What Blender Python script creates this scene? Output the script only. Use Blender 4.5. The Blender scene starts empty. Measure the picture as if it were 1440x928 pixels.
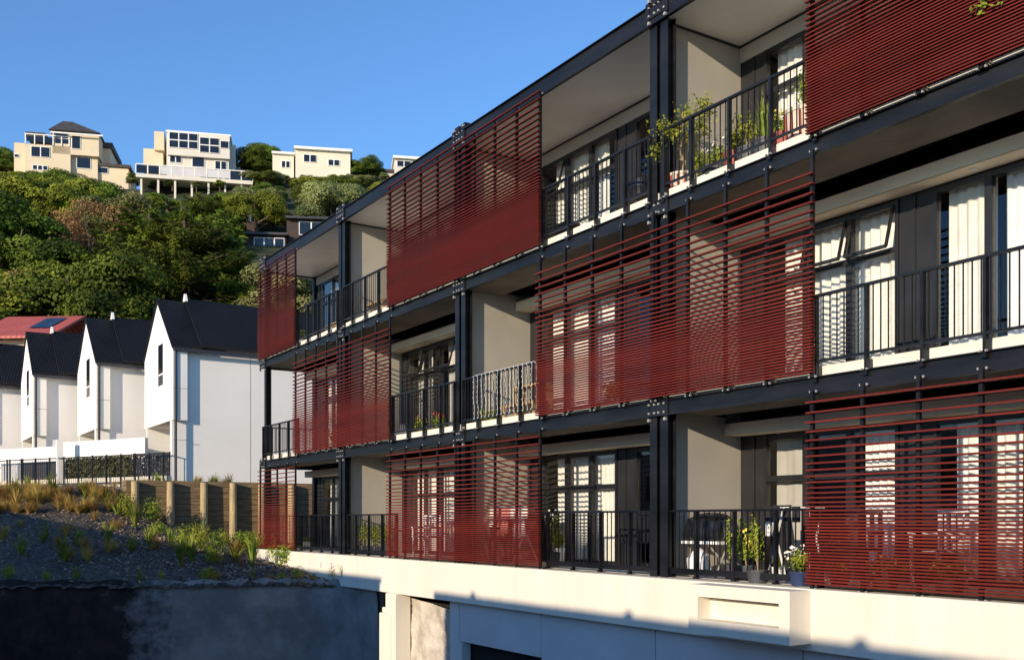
import bpy, math, random
import numpy as np
from mathutils import Vector, Matrix
R=math.radians
random.seed(7); np.random.seed(7)
S=bpy.context.scene
COL=S.collection
# ---------------------------------------------------------------- camera
F=1420.0; HY=732.0
cd=bpy.data.cameras.new('camera'); cam=bpy.data.objects.new('camera',cd); COL.objects.link(cam)
cam.location=(0,0,0); cam.rotation_euler=(R(90),0,math.asin(.8433))
cd.sensor_width=36; cd.lens=F/1440*36; cd.shift_y=(HY-464)/1440; cd.clip_end=3000; cd.clip_start=.1
S.camera=cam
# ---------------------------------------------------------------- light
SUN_EL=13.8; SUN_AZ=21.5        # azimuth measured from the facade normal (-Y) towards +X
sd=Vector((math.sin(R(SUN_AZ))*math.cos(R(SUN_EL)),-math.cos(R(SUN_AZ))*math.cos(R(SUN_EL)),math.sin(R(SUN_EL))))
w=bpy.data.worlds.new('World'); S.world=w; w.use_nodes=True
nt=w.node_tree; bg=nt.nodes['Background']
sky=nt.nodes.new('ShaderNodeTexSky'); sky.sky_type='NISHITA'; sky.sun_disc=False
sky.sun_elevation=R(SUN_EL); sky.sun_rotation=math.atan2(sd.x,sd.y)
sky.air_density=1.0; sky.dust_density=0.0; sky.ozone_density=5.5
nt.links.new(sky.outputs[0],bg.inputs[0]); bg.inputs[1].default_value=.15
sl=bpy.data.lights.new('sun','SUN'); sl.energy=3.4; sl.angle=R(.5); sl.color=(1,.84,.63)
so=bpy.data.objects.new('sun',sl); COL.objects.link(so); so.rotation_euler=sd.to_track_quat('Z','Y').to_euler()
S.view_settings.view_transform='Standard'; S.view_settings.look='None'; S.view_settings.gamma=1
S.view_settings.exposure=0.74; S.view_settings.use_curve_mapping=False

# ---------------------------------------------------------------- helpers
FW=Vector((-.8433,.5374,0)); RT=Vector((.5374,.8433,0))
def dirv(px): return FW+RT*((px-720)/F)
def at_t(px,py,t):
    d=dirv(px)*t; return Vector((d.x,d.y,(HY-py)/F*t))
def at_y(px,Y):
    d=dirv(px); return d.x/d.y*Y
def fwd(x,y): return FW.x*x+FW.y*y
def mat(name,col,rough=.7,var=0.0,scale=4.0,bump=0.0,bscale=30.0,metal=0.0,col2=None,stretch=(1,1,1),detail=6,spec=.5):
    m=bpy.data.materials.new(name); m.use_nodes=True; n=m.node_tree; b=n.nodes['Principled BSDF']
    b.inputs['Roughness'].default_value=rough; b.inputs['Metallic'].default_value=metal
    b.inputs['Specular IOR Level'].default_value=spec
    c=(*col,1); b.inputs['Base Color'].default_value=c
    tc=n.nodes.new('ShaderNodeTexCoord'); mp=n.nodes.new('ShaderNodeMapping'); mp.inputs['Scale'].default_value=stretch
    n.links.new(tc.outputs['Object'],mp.inputs[0])
    if var>0 or col2:
        no=n.nodes.new('ShaderNodeTexNoise'); no.inputs['Scale'].default_value=scale; no.inputs['Detail'].default_value=detail
        n.links.new(mp.outputs[0],no.inputs[0])
        rp=n.nodes.new('ShaderNodeValToRGB'); rp.color_ramp.elements[0].position=.34; rp.color_ramp.elements[1].position=.68
        a=col2 if col2 else tuple(x*(1-var) for x in col); d=col if col2 else tuple(min(1,x*(1+var)) for x in col)
        rp.color_ramp.elements[0].color=(*a,1); rp.color_ramp.elements[1].color=(*d,1)
        n.links.new(no.outputs[0],rp.inputs[0]); n.links.new(rp.outputs[0],b.inputs['Base Color'])
        mr=n.nodes.new('ShaderNodeMapRange'); mr.inputs[3].default_value=max(0,rough-.08); mr.inputs[4].default_value=min(1,rough+.1)
        n.links.new(no.outputs[0],mr.inputs[0]); n.links.new(mr.outputs[0],b.inputs['Roughness'])
    if bump>0:
        nb=n.nodes.new('ShaderNodeTexNoise'); nb.inputs['Scale'].default_value=bscale; nb.inputs['Detail'].default_value=5
        n.links.new(mp.outputs[0],nb.inputs[0])
        bp=n.nodes.new('ShaderNodeBump'); bp.inputs['Strength'].default_value=bump; bp.inputs['Distance'].default_value=.03
        n.links.new(nb.outputs[0],bp.inputs['Height']); n.links.new(bp.outputs[0],b.inputs['Normal'])
    return m
def leafmat(name,a,b_,scale=1.2,trans=.25,rnd=.35):
    m=bpy.data.materials.new(name); m.use_nodes=True; n=m.node_tree; b=n.nodes['Principled BSDF']
    tc=n.nodes.new('ShaderNodeTexCoord'); no=n.nodes.new('ShaderNodeTexNoise'); no.inputs['Scale'].default_value=scale; no.inputs['Detail'].default_value=4
    n.links.new(tc.outputs['Object'],no.inputs[0])
    rp=n.nodes.new('ShaderNodeValToRGB'); rp.color_ramp.elements[0].position=.36; rp.color_ramp.elements[1].position=.64
    rp.color_ramp.elements[0].color=(*a,1); rp.color_ramp.elements[1].color=(*b_,1)
    n.links.new(no.outputs[0],rp.inputs[0])
    oi=n.nodes.new('ShaderNodeObjectInfo'); hs=n.nodes.new('ShaderNodeHueSaturation')
    mr=n.nodes.new('ShaderNodeMapRange'); mr.inputs[3].default_value=1-rnd; mr.inputs[4].default_value=1+rnd
    n.links.new(oi.outputs['Random'],mr.inputs[0]); n.links.new(mr.outputs[0],hs.inputs['Value']); n.links.new(rp.outputs[0],hs.inputs['Color'])
    mh=n.nodes.new('ShaderNodeMapRange'); mh.inputs[3].default_value=.475; mh.inputs[4].default_value=.515
    n.links.new(oi.outputs['Random'],mh.inputs[0]); n.links.new(mh.outputs[0],hs.inputs['Hue'])
    n.links.new(hs.outputs[0],b.inputs['Base Color']); b.inputs['Roughness'].default_value=.7; b.inputs['Specular IOR Level'].default_value=.12
    tr=n.nodes.new('ShaderNodeBsdfTranslucent'); n.links.new(hs.outputs[0],tr.inputs[0])
    mx=n.nodes.new('ShaderNodeMixShader'); mx.inputs[0].default_value=trans
    n.links.new(b.outputs[0],mx.inputs[1]); n.links.new(tr.outputs[0],mx.inputs[2]); n.links.new(mx.outputs[0],n.nodes['Material Output'].inputs[0])
    return m
def glassmat(name,tint=(.8,.85,.85),refl=.12):
    m=bpy.data.materials.new(name); m.use_nodes=True; n=m.node_tree
    n.nodes.remove(n.nodes['Principled BSDF'])
    t=n.nodes.new('ShaderNodeBsdfTransparent'); t.inputs[0].default_value=(*tint,1)
    g=n.nodes.new('ShaderNodeBsdfGlossy'); g.inputs['Roughness'].default_value=.02
    f=n.nodes.new('ShaderNodeLayerWeight'); f.inputs['Blend'].default_value=.5; pw=n.nodes.new('ShaderNodeMath'); pw.operation='POWER'; pw.inputs[1].default_value=4.0; n.links.new(f.outputs['Facing'],pw.inputs[0])
    ad=n.nodes.new('ShaderNodeMath'); ad.operation='ADD'; ad.inputs[1].default_value=refl
    mx=n.nodes.new('ShaderNodeMixShader')
    n.links.new(pw.outputs[0],ad.inputs[0]); n.links.new(ad.outputs[0],mx.inputs[0])
    n.links.new(t.outputs[0],mx.inputs[1]); n.links.new(g.outputs[0],mx.inputs[2]); n.links.new(mx.outputs[0],n.nodes['Material Output'].inputs[0])
    return m
M={
 'slat':mat('red_slat',(.136,.016,.010),.55,.22,.7,.0,spec=.2,stretch=(.4,1,6)),
 'steel':mat('dark_steel',(.0075,.0075,.009),.42,.6,1.6,.15,25,spec=.35,stretch=(.6,1,3)),
 'bolt':mat('zinc_bolt',(.33,.32,.31),.5,.1,10,metal=.2),
 'wall':mat('grey_wall',(.40,.365,.305),.8,.06,1.2,.05,60),
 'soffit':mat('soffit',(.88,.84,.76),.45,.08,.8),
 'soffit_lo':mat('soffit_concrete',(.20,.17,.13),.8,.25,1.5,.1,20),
 'tray':mat('black_tray',(.004,.004,.004),.9,spec=.05),
 'bulk':mat('cream_bulkhead',(.85,.72,.54),.7,.05,1),
 'kerb':mat('white_kerb',(.68,.63,.54),.7,.05,3,.05,40),
 'band':mat('cream_render',(.72,.66,.55),.8,.07,1.1,.1,70,stretch=(2.2,1,.25)),
 'gpanel':mat('grey_panel',(.56,.55,.55),.65,.06,1.0,.03,30),
 'rough':mat('rough_concrete',(.60,.54,.45),.9,.22,3.2,.9,14,col2=(.36,.31,.25)),
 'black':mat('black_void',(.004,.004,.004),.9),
 'frame':mat('window_frame',(.014,.014,.016),.4,.2,3),
 'dpanel':mat('dark_panel',(.014,.014,.016),.5,.2,2),
 'glass':glassmat('glass',(.95,.96,.96),.035),
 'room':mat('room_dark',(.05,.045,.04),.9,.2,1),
 'curtain':mat('curtain',(.88,.87,.84),.9,.05,5),
 'curtain_b':mat('curtain_b',(.80,.77,.70),.9,.06,5),
 'blind':mat('blind',(.50,.46,.40),.85,.05,5),
 'white':mat('white_render',(.83,.79,.73),.8,.035,.6,.04,50),
 'roof':mat('black_roof',(.006,.007,.010),.7,.3,1.0,spec=.2),
 'pipe':mat('pipe',(.03,.03,.035),.5),
 'timber':mat('timber',(.20,.135,.07),.85,.35,2.2,.3,12,stretch=(1,1,9)),
 'timber_post':mat('timber_post',(.40,.30,.16),.85,.25,3,.4,14,stretch=(4,4,.6)),
 'mulch':mat('mulch',(.145,.11,.08),.95,.5,9,1.0,28,col2=(.03,.022,.015)),
 'floor':mat('deck_floor',(.74,.69,.60),.7,.1,3),
 'earth':mat('cut_earth',(.030,.014,.009),1,.5,3,1.0,9,col2=(.006,.005,.004)),
 'chip':mat('chip',(.30,.235,.17),.9,.4,3),
 'conc':mat('shot_concrete',(.30,.28,.26),.8,.3,.5,.25,9,col2=(.09,.085,.08),detail=5),
 'asphalt':mat('asphalt',(.12,.115,.105),.9,.2,3,.3,50),
 'hill':mat('hill_soil',(.035,.045,.015),1,.4,.3,.6,2),
 'bark':mat('bark',(.12,.09,.06),.9,.3,3,.4,12),
 'paint_cream':mat('house_cream',(.66,.55,.38),.8,.05,.4),
 'paint_pale':mat('house_pale',(.72,.66,.52),.8,.05,.4),
 'paint_white':mat('house_white',(.66,.61,.52),.8,.05,.4),
 'trim':mat('trim_white',(.80,.78,.74),.6,.03,2),
 'tile':mat('tile_roof',(.06,.05,.045),.8,.3,1.5,.3,8),
 'brown':mat('brown_board',(.045,.028,.024),.8,.2,1,stretch=(1,1,8)),
 'rpaint':mat('red_roof',(.42,.085,.065),.6,.1,1),
 'pane':mat('far_pane',(.010,.013,.02),.15,.2,1,spec=.5),
 'solar':mat('solar',(.012,.018,.04),.15,.2,4),
 'terra':mat('pot_red',(.33,.06,.045),.6,.15,6),
 'cream_pot':mat('pot_cream',(.60,.50,.38),.6,.1,6),
 'grey_pot':mat('pot_grey',(.05,.052,.058),.5,.2,6),
 'blue_pot':mat('pot_blue',(.02,.035,.09),.3,.1,6),
 'wood':mat('bench_wood',(.42,.27,.12),.6,.2,4,stretch=(1,1,6)),
 'cover':mat('black_cover',(.012,.012,.014),.32,.3,6,.5,9),
 'plast':mat('white_plastic',(.75,.75,.74),.4),
 'fabric':mat('fabric_black',(.015,.015,.018),.9,.2,4,.4,20),
 'pink':mat('cloth_pink',(.60,.25,.22),.9),
 'cloth':mat('cloth_white',(.75,.72,.68),.9),
 'blue':mat('cloth_blue',(.15,.30,.45),.9),
 'stem':mat('stem',(.28,.21,.13),.8,.2,10),
 'redf':mat('flower_red',(.6,.03,.03),.6),
 'yelf':mat('flower_yellow',(.62,.50,.06),.6),
 'whif':mat('flower_white',(.75,.68,.60),.6),
 'rock':mat('rock',(.48,.45,.40),.9,.25,2,.6,6),
 'leaf_pot':leafmat('leaf_pot',(.12,.17,.02),(.40,.45,.06),6,.3,.1),
 'leafA':leafmat('leaf_a',(.040,.070,.009),(.31,.37,.04),1.6,.12),
 'leafB':leafmat('leaf_b',(.018,.038,.006),(.15,.21,.025),1.6,.12),
 'leafC':leafmat('leaf_c',(.07,.09,.03),(.30,.31,.11),1.3,.12),
 'leafR':leafmat('leaf_r',(.20,.11,.05),(.40,.25,.10),.5,.2,.1),
 'needle':leafmat('needle',(.014,.032,.005),(.17,.23,.022),1.6,.08),
 'gold':leafmat('gold_grass',(.30,.20,.05),(.66,.46,.14),5,.3,.2),
 'flax':leafmat('flax',(.10,.15,.02),(.36,.40,.07),4,.3,.2),
 'hedge':leafmat('hedge',(.05,.06,.02),(.24,.22,.12),6,.2,.1),
}
def wallmix():
    m=mat('stained_concrete',(.30,.28,.26),.85,bump=.3,bscale=8); n=m.node_tree; b=n.nodes['Principled BSDF']
    tc=n.nodes.new('ShaderNodeTexCoord'); no=n.nodes.new('ShaderNodeTexNoise'); no.inputs['Scale'].default_value=1.1; no.inputs['Detail'].default_value=10; no.inputs['Roughness'].default_value=.65
    n.links.new(tc.outputs['Object'],no.inputs[0]); sx=n.nodes.new('ShaderNodeSeparateXYZ'); n.links.new(tc.outputs['Object'],sx.inputs[0])
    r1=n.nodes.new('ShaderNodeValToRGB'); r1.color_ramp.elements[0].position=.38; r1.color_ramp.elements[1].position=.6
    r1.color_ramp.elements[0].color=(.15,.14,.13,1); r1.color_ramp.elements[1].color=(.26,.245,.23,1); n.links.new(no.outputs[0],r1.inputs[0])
    # a darker reddish brown takes over along the wall towards low Y
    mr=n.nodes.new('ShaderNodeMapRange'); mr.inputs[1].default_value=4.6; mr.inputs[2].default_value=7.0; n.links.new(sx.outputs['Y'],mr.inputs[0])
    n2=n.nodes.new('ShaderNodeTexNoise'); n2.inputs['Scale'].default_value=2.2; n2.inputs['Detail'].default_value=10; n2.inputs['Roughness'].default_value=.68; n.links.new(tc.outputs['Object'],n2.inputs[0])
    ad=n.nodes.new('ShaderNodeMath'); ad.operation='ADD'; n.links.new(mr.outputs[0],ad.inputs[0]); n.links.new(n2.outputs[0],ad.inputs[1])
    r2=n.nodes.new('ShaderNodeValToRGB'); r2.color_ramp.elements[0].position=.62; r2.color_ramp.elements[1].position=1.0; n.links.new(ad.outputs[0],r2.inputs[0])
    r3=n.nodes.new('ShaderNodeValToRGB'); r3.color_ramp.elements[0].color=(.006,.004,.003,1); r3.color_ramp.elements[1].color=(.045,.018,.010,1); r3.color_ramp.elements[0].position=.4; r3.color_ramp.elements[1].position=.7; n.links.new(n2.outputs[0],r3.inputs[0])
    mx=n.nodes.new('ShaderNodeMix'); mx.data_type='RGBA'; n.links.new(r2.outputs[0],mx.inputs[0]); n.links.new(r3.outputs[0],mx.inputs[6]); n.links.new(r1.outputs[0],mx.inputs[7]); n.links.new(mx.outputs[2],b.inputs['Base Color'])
    return m
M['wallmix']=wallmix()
# corrugated roof: fine parallel ribs across the slope
def ribs(m,scale,axis='X',strength=.6):
    n=m.node_tree; b=n.nodes['Principled BSDF']; tc=n.nodes.new('ShaderNodeTexCoord')
    wv=n.nodes.new('ShaderNodeTexWave'); wv.bands_direction=axis; wv.inputs['Scale'].default_value=scale
    bp=n.nodes.new('ShaderNodeBump'); bp.inputs['Strength'].default_value=strength; bp.inputs['Distance'].default_value=.05
    n.links.new(tc.outputs['Object'],wv.inputs[0]); n.links.new(wv.outputs['Fac'],bp.inputs['Height']); n.links.new(bp.outputs[0],b.inputs['Normal'])
ribs(M['roof'],5.0,'Y',.5); ribs(M['rpaint'],1.0,'X')

def wpos(o):
    p=Vector((0,0,0))
    while o: p+=o.location; o=o.parent
    return p
class MB:
    def __init__(s): s.v=[]; s.f=[]
    def box(s,x0,y0,z0,x1,y1,z1):
        if x1<x0:x0,x1=x1,x0
        if y1<y0:y0,y1=y1,y0
        if z1<z0:z0,z1=z1,z0
        i=len(s.v); s.v+=[(x0,y0,z0),(x1,y0,z0),(x1,y1,z0),(x0,y1,z0),(x0,y0,z1),(x1,y0,z1),(x1,y1,z1),(x0,y1,z1)]
        s.f+=[(i,i+3,i+2,i+1),(i+4,i+5,i+6,i+7),(i,i+1,i+5,i+4),(i+1,i+2,i+6,i+5),(i+2,i+3,i+7,i+6),(i+3,i,i+4,i+7)]
        return s
    def bar(s,a,b,w,h=None,up=Vector((0,0,1))):
        h=h or w; a=Vector(a); b=Vector(b); d=(b-a).normalized()
        if abs(d.dot(up))>.98: up=Vector((0,1,0))
        sx=d.cross(up).normalized()*w/2; sz=sx.cross(d).normalized()*h/2
        i=len(s.v)
        for p in (a,b):
            for q in (-sx-sz,sx-sz,sx+sz,-sx+sz): s.v.append(tuple(p+q))
        s.f+=[(i,i+1,i+2,i+3),(i+7,i+6,i+5,i+4),(i,i+4,i+5,i+1),(i+1,i+5,i+6,i+2),(i+2,i+6,i+7,i+3),(i+3,i+7,i+4,i)]
        return s
    def tube(s,pts,rad,n=8):
        pts=[Vector(p) for p in pts]; rad=rad if isinstance(rad,(list,tuple)) else [rad]*len(pts)
        i0=len(s.v)
        for k,p in enumerate(pts):
            d=(pts[min(k+1,len(pts)-1)]-pts[max(k-1,0)]).normalized()
            u=Vector((0,0,1)) if abs(d.z)<.9 else Vector((1,0,0))
            a=d.cross(u).normalized(); b=a.cross(d)
            for j in range(n):
                t=2*math.pi*j/n; s.v.append(tuple(p+(a*math.cos(t)+b*math.sin(t))*rad[k]))
        for k in range(len(pts)-1):
            for j in range(n):
                s.f.append((i0+k*n+j,i0+k*n+(j+1)%n,i0+(k+1)*n+(j+1)%n,i0+(k+1)*n+j))
        s.f.append(tuple(i0+j for j in range(n))[::-1]); s.f.append(tuple(i0+(len(pts)-1)*n+j for j in range(n)))
        return s
    def lathe(s,prof,c=(0,0,0),n=16):
        i0=len(s.v)
        for r,z in prof:
            for j in range(n):
                t=2*math.pi*j/n; s.v.append((c[0]+r*math.cos(t),c[1]+r*math.sin(t),c[2]+z))
        for k in range(len(prof)-1):
            for j in range(n): s.f.append((i0+k*n+j,i0+k*n+(j+1)%n,i0+(k+1)*n+(j+1)%n,i0+(k+1)*n+j))
        s.f.append(tuple(i0+j for j in range(n))[::-1]); s.f.append(tuple(i0+(len(prof)-1)*n+j for j in range(n)))
        return s
    def prism(s,poly,axis,a,b):   # poly in the other two axes
        i=len(s.v); n=len(poly)
        for q in (a,b):
            for p in poly:
                s.v.append((q,p[0],p[1]) if axis=='x' else (p[0],q,p[1]) if axis=='y' else (p[0],p[1],q))
        s.f.append(tuple(range(i,i+n))); s.f.append(tuple(range(i+2*n-1,i+n-1,-1)))
        for k in range(n): s.f.append((i+k,i+n+k,i+n+(k+1)%n,i+(k+1)%n))
        return s
    def poly(s,pts):
        i=len(s.v); s.v+=[tuple(p) for p in pts]; s.f.append(tuple(range(i,i+len(pts)))); return s
    def cards(s,P,N,size,asp=1.0,sj=.35,T=None):
        """leaf faces at P with normals near N"""
        P=np.asarray(P,float); n=len(P); N=np.asarray(N,float)
        N=N/(np.linalg.norm(N,axis=1,keepdims=True)+1e-9)
        t=np.random.normal(size=(n,3)) if T is None else np.asarray(T,float)+np.random.normal(scale=.25,size=(n,3)); a=np.cross(N,t); a/=np.linalg.norm(a,axis=1,keepdims=True)+1e-9
        b=np.cross(N,a); sz=size*(1+sj*np.random.uniform(-1,1,(n,1)))
        a=a*sz*.5*asp; b=b*sz*.5
        V=np.stack([P-b,P+a*.9-b*.1,P+b,P-a*.9+b*.1],1).reshape(-1,3)
        i=len(s.v); s.v+=[tuple(x) for x in V]; s.f+=[(i+4*k,i+4*k+1,i+4*k+2,i+4*k+3) for k in range(n)]
        return s
    def build(s,name,m,parent=None,smooth=False,bevel=0,loc=None):
        me=bpy.data.meshes.new(name)
        off=wpos(parent) if parent else Vector((0,0,0))
        if loc is not None: off=Vector(loc)
        v=[(a-off.x,b-off.y,c-off.z) for a,b,c in s.v]
        me.from_pydata(v,[],s.f); me.update()
        me.materials.append(m)
        if smooth: me.polygons.foreach_set('use_smooth',[True]*len(me.polygons))
        o=bpy.data.objects.new(name,me); COL.objects.link(o)
        if parent: o.parent=parent
        elif loc is not None: o.location=loc
        if bevel:
            b=o.modifiers.new('b','BEVEL'); b.width=bevel; b.segments=1; b.limit_method='ANGLE'
        return o
def tag(o,label=None,cat=None,group=None,kind=None):
    if label:o['label']=label
    if cat:o['category']=cat
    if group:o['group']=group
    if kind:o['kind']=kind
    return o
def empty(name,loc,label=None,cat=None,group=None,rz=0):
    o=bpy.data.objects.new(name,None); COL.objects.link(o); o.location=loc; o.rotation_euler.z=rz; o.empty_display_size=.2
    return tag(o,label,cat,group)
def copy_tree(o,parent=None,kids=None):
    c=o.copy(); COL.objects.link(c)
    if parent: c.parent=parent
    for ch in list(o.children): copy_tree(ch,c)
    return c

# ================================================================= SETTING
D=9.35; SP=5.64
C=[-27.62,-22.10,-16.48,-10.84,-5.20,.44]     # column centres
H=[]                                          # half-bay limits
for i in range(5):
    m_=(C[i]+C[i+1])/2; H+= [(C[i],m_),(m_,C[i+1])]
STREET=-3.6
g=MB().poly([(-400,-300,STREET),(400,-300,STREET),(400,500,STREET),(-400,500,STREET)])
tag(g.build('ground',M['asphalt']),kind='structure')
# townhouse terrace
tp=[(-34.15,7.05),(-34.15,60),(-140,60),(-140,-40),(-62,-4),(-46,4.0),(-42,5.6),(-37,7.8),(-35,7.1)]
tag(MB().prism(tp,'z',STREET+.01,1.20).build('terrace',M['mulch']),kind='structure')
# planted bank height from control points
CP=np.array([(-20.0,9.35,-1.42),(-21.2,9.3,-1.40),(-22.3,8.9,-1.42),(-22.9,7.6,-1.42),(-23.7,5.8,-1.42),(-25.7,2.5,-1.42),(-28,-3,-1.4),(-30,-8,-1.4),
 (-24,9.4,-1.25),(-27.6,9.4,-1.05),(-27,12,-1.1),(-31,10.5,-.95),(-34.2,7.1,.42),(-34.2,8.4,-.05),(-34.2,9.5,-.45),(-34.2,10.5,-.8),(-34.2,13,-.9),
 (-35.2,6.8,1.1),(-38,6.3,1.22),(-42,5.0,1.22),(-46,3.6,1.22),(-52,-3,1.2),(-60,-6,1.2),(-38,3.0,.85),(-33,3.5,.1),(-42,-3,.8),(-29,5,-.65),(-29,8,-.75),(-36,-4,.1)])
def _k(a,b): return np.sqrt(((a[:,None,:]-b[None,:,:])**2).sum(-1)+.05)
_W=np.linalg.solve(_k(CP[:,:2],CP[:,:2])+np.eye(len(CP))*.05,CP[:,2]-CP[:,2].mean())
def bank_z(x,y):
    q=np.array([[x,y]]); return float((_k(q,CP[:,:2])@_W)[0]+CP[:,2].mean())
EDGE=[(-20.0,9.32),(-21.0,9.3),(-21.9,9.15),(-22.5,8.75),(-22.85,8.1),(-23.1,7.2),(-23.7,5.8),(-24.6,4.2),(-25.7,2.5),(-27,-.5),(-28,-3),(-30,-8)]
# bank mesh: from edge sideways to the upper line
UP=[(-20.05,12.0),(-24,12.5),(-28,12.8),(-31,12.9),(-34.3,12.5),(-34.3,8.6),(-34.8,7.1),(-36.8,7.9),(-42,5.7),(-46,4.1),(-52,0),(-60,-5)]
g=MB(); NU=200; NV=90
def along(L,u):
    k=min(int(u*(len(L)-1)),len(L)-2); f=u*(len(L)-1)-k
    return L[k][0]*(1-f)+L[k+1][0]*f, L[k][1]*(1-f)+L[k+1][1]*f
rg=random.Random(3)
for i in range(NU+1):
    a=along(EDGE,i/NU); b=along(UP,i/NU)
    for j in range(NV+1):
        f=(j/NV); x=a[0]*(1-f)+b[0]*f; y=a[1]*(1-f)+b[1]*f
        z=bank_z(x,y)+ (rg.uniform(-.035,.035)+.05*math.sin(x*2.1+y)*math.sin(y*1.7) if j>2 else 0)
        if j==0: x+=.05+rg.uniform(0,.09); y-=.03; z-=.09
        if j<=2: x+=rg.uniform(-.04,.04); y+=rg.uniform(-.05,.05); z+=rg.uniform(-.05,.03)
        g.v.append((x,y,z))
for i in range(NU):
    for j in range(NV):
        q=i*(NV+1)+j; g.f.append((q,q+1,q+NV+2,q+NV+1))
tag(g.build('planted_bank',M['mulch'],smooth=True),kind='structure')
# mulch chips
g=MB(); P=[];N=[]
for k in range(9000):
    u=random.random(); v=random.random()**.8; a=along(EDGE,u*.85); b=along(UP,u*.85)
    x=a[0]*(1-v)+b[0]*v; y=a[1]*(1-v)+b[1]*v
    P.append((x,y,bank_z(x,y)+.03)); N.append((random.uniform(-.8,.8),random.uniform(-1,.6),.8))
g.cards(P,N,.10,.5); tag(g.build('mulch_chips',M['chip']),'loose bark chips strewn over the planted bank','mulch',kind='stuff')
# sprayed concrete retaining wall under the bank
n=90; m=26
g=MB()
for i in range(n+1):
    x,y=along(EDGE,i/90); zt=bank_z(x,y)+.05+.03*math.sin(i*1.3)+random.uniform(-.012,.012)
    for j in range(m+1):
        f=j/m; z=zt*(1-f)+(STREET-.1)*f
        bulge=.10*math.sin(i*.22+f*2)*f+.012*math.sin(i*1.9+f*11)-.12*max(0,1-f*6)**2
        g.v.append((x+bulge+.25*f,y-.1*bulge-.05,z))
for i in range(n):
    for j in range(m):
        q=i*(m+1)+j; g.f.append((q,q+m+1,q+m+2,q+1))
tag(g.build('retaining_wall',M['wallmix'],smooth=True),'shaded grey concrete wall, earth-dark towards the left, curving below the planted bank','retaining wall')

# hill
def hill_z(f): 
    return 1.0 if f<56 else (1+(f-56)*.585 if f<130 else 44.3+(f-130)*.06)
g=MB(); fs=[50,53,56]+[56+2*i for i in range(1,38)]+[135,145,160,190,240]; us=np.linspace(-1.0,.9,70)
for f in fs:
    for u in us:
        p=FW*f+RT*(u*f); z=hill_z(f)-.5+ (1.2*math.sin(p.x*.09+1)*math.cos(p.y*.11) if f>60 else 0)
        g.v.append((p.x,p.y,z))
for i in range(len(fs)-1):
    for j in range(69):
        q=i*70+j; g.f.append((q,q+1,q+71,q+70))
tag(g.build('hill',M['hill'],smooth=True),kind='structure')

# ================================================================= APARTMENT BUILDING
XL=C[0]; XR=C[5]
apt=empty('apartment_building',((XL+XR)/2,D+4,STREET),'three storey apartment block with dark steel frame and red louvre screens','building')
DECK=[-.78,1.68,4.48]      # deck tops
BEAM=[(1.46,1.68),(4.26,4.47),(6.97,7.26)]
YB=D+1.54                  # glazing line
RAIL=[.15,2.63,5.43]
HEAD=[1.22,4.02,6.75]
CEIL=[1.50,4.30,7.0]
g=MB() # columns
for c in C:
    g=MB()
    for s in (-1,1):
        xc=c+s*.115
        if c==C[0] and s==-1: continue
        g.box(xc-.075,D-.0,DECK[0]-.02,xc+.075,D+.012,7.26)           # front flange
        g.box(xc-.075,D+.14,DECK[0]-.02,xc+.075,D+.152,7.26)
        g.box(xc-.006,D+.012,DECK[0]-.02,xc+.006,D+.14,7.26)
        g.box(xc-.078,D-.006,7.26,xc+.078,D+.158,7.40)
    g.box(c-.038,D+.05,DECK[0],c+.038,D+.06,7.3)
    g.build('column',M['steel'],apt)
def joint(c,z):
    g=MB(); g.box(c-.17,D-.035,z-.10,c+.17,D-.02,z+.10)
    for s in (-1,1):
        g.box(c+s*.2-.035,D-.045,z-.13,c+s*.2+.035,D-.02,z+.13)
    j=g.build('joint_plate',M['steel'],apt)
    b=MB()
    for dx in (-.16,-.045,.045,.16):
        for dz in (-.06,.06): b.box(c+dx-.014,D-.055,z+dz-.014,c+dx+.014,D-.036,z+dz+.014)
    for s in (-1,1):
        for dz in (-.155,.155): b.box(c+s*.17-.02,D-.05,z+dz-.02,c+s*.17+.02,D-.012,z+dz+.02)
    b.build('bolts',M['bolt'],j)
for k,(z0,z1) in enumerate(BEAM):
    for i in range(5):
        g=MB(); a,b=C[i]+(.0 if i else -.08),C[i+1]
        g.box(a,D-.018,z0+.014,b,D-.008,z1-.014)
        g.box(a,D-.058,z0,b,D-.0,z0+.014); g.box(a,D-.058,z1-.014,b,D-.0,z1)
        g.build('floor_beam' if k<2 else 'roof_beam',M['steel'],apt)
    if k<2:
        for c in C[:5]: joint(c,(z0+z1)/2)
    else:
        for c in C[:5]: joint(c,7.18)
# side beams & end frame
g=MB()
for z0,z1 in BEAM: g.box(XL-.1,D+.16,z0,XL-.02,D+9,z1)
g.box(XL-.09,YB-.08,DECK[0],XL+.07,YB+.08,7.0)
g.build('end_frame',M['steel'],apt)
# slabs
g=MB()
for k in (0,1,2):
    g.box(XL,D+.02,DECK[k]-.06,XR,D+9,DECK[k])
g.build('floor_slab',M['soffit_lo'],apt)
g=MB()
for k in (0,1,2): g.box(XL+.0,D+.15,DECK[k]+.001,XR,YB-.03,DECK[k]+.004)
g.build('deck_floor',M['floor'],apt)  # thin pale sheet added to bounce light up to the soffits
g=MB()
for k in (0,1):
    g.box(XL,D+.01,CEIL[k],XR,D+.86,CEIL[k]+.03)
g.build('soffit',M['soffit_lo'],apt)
g=MB()
for k in (0,1):
    g.box(XL,D+.86,CEIL[k]+.10,XR,YB+.02,CEIL[k]+.115)
    x=XL
    while x<XR: g.box(x,D+.80,CEIL[k]+.012,x+.05,YB-.3,CEIL[k]+.09); x+=.42
g.build('ceiling_tray',M['tray'],apt)  # black colour carries the deep shade of the ceiling recess
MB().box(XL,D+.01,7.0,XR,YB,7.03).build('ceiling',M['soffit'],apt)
g=MB().box(XL-.1,D+.01,7.2,XR,D+9,7.27); g.build('roof',M['steel'],apt)
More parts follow.
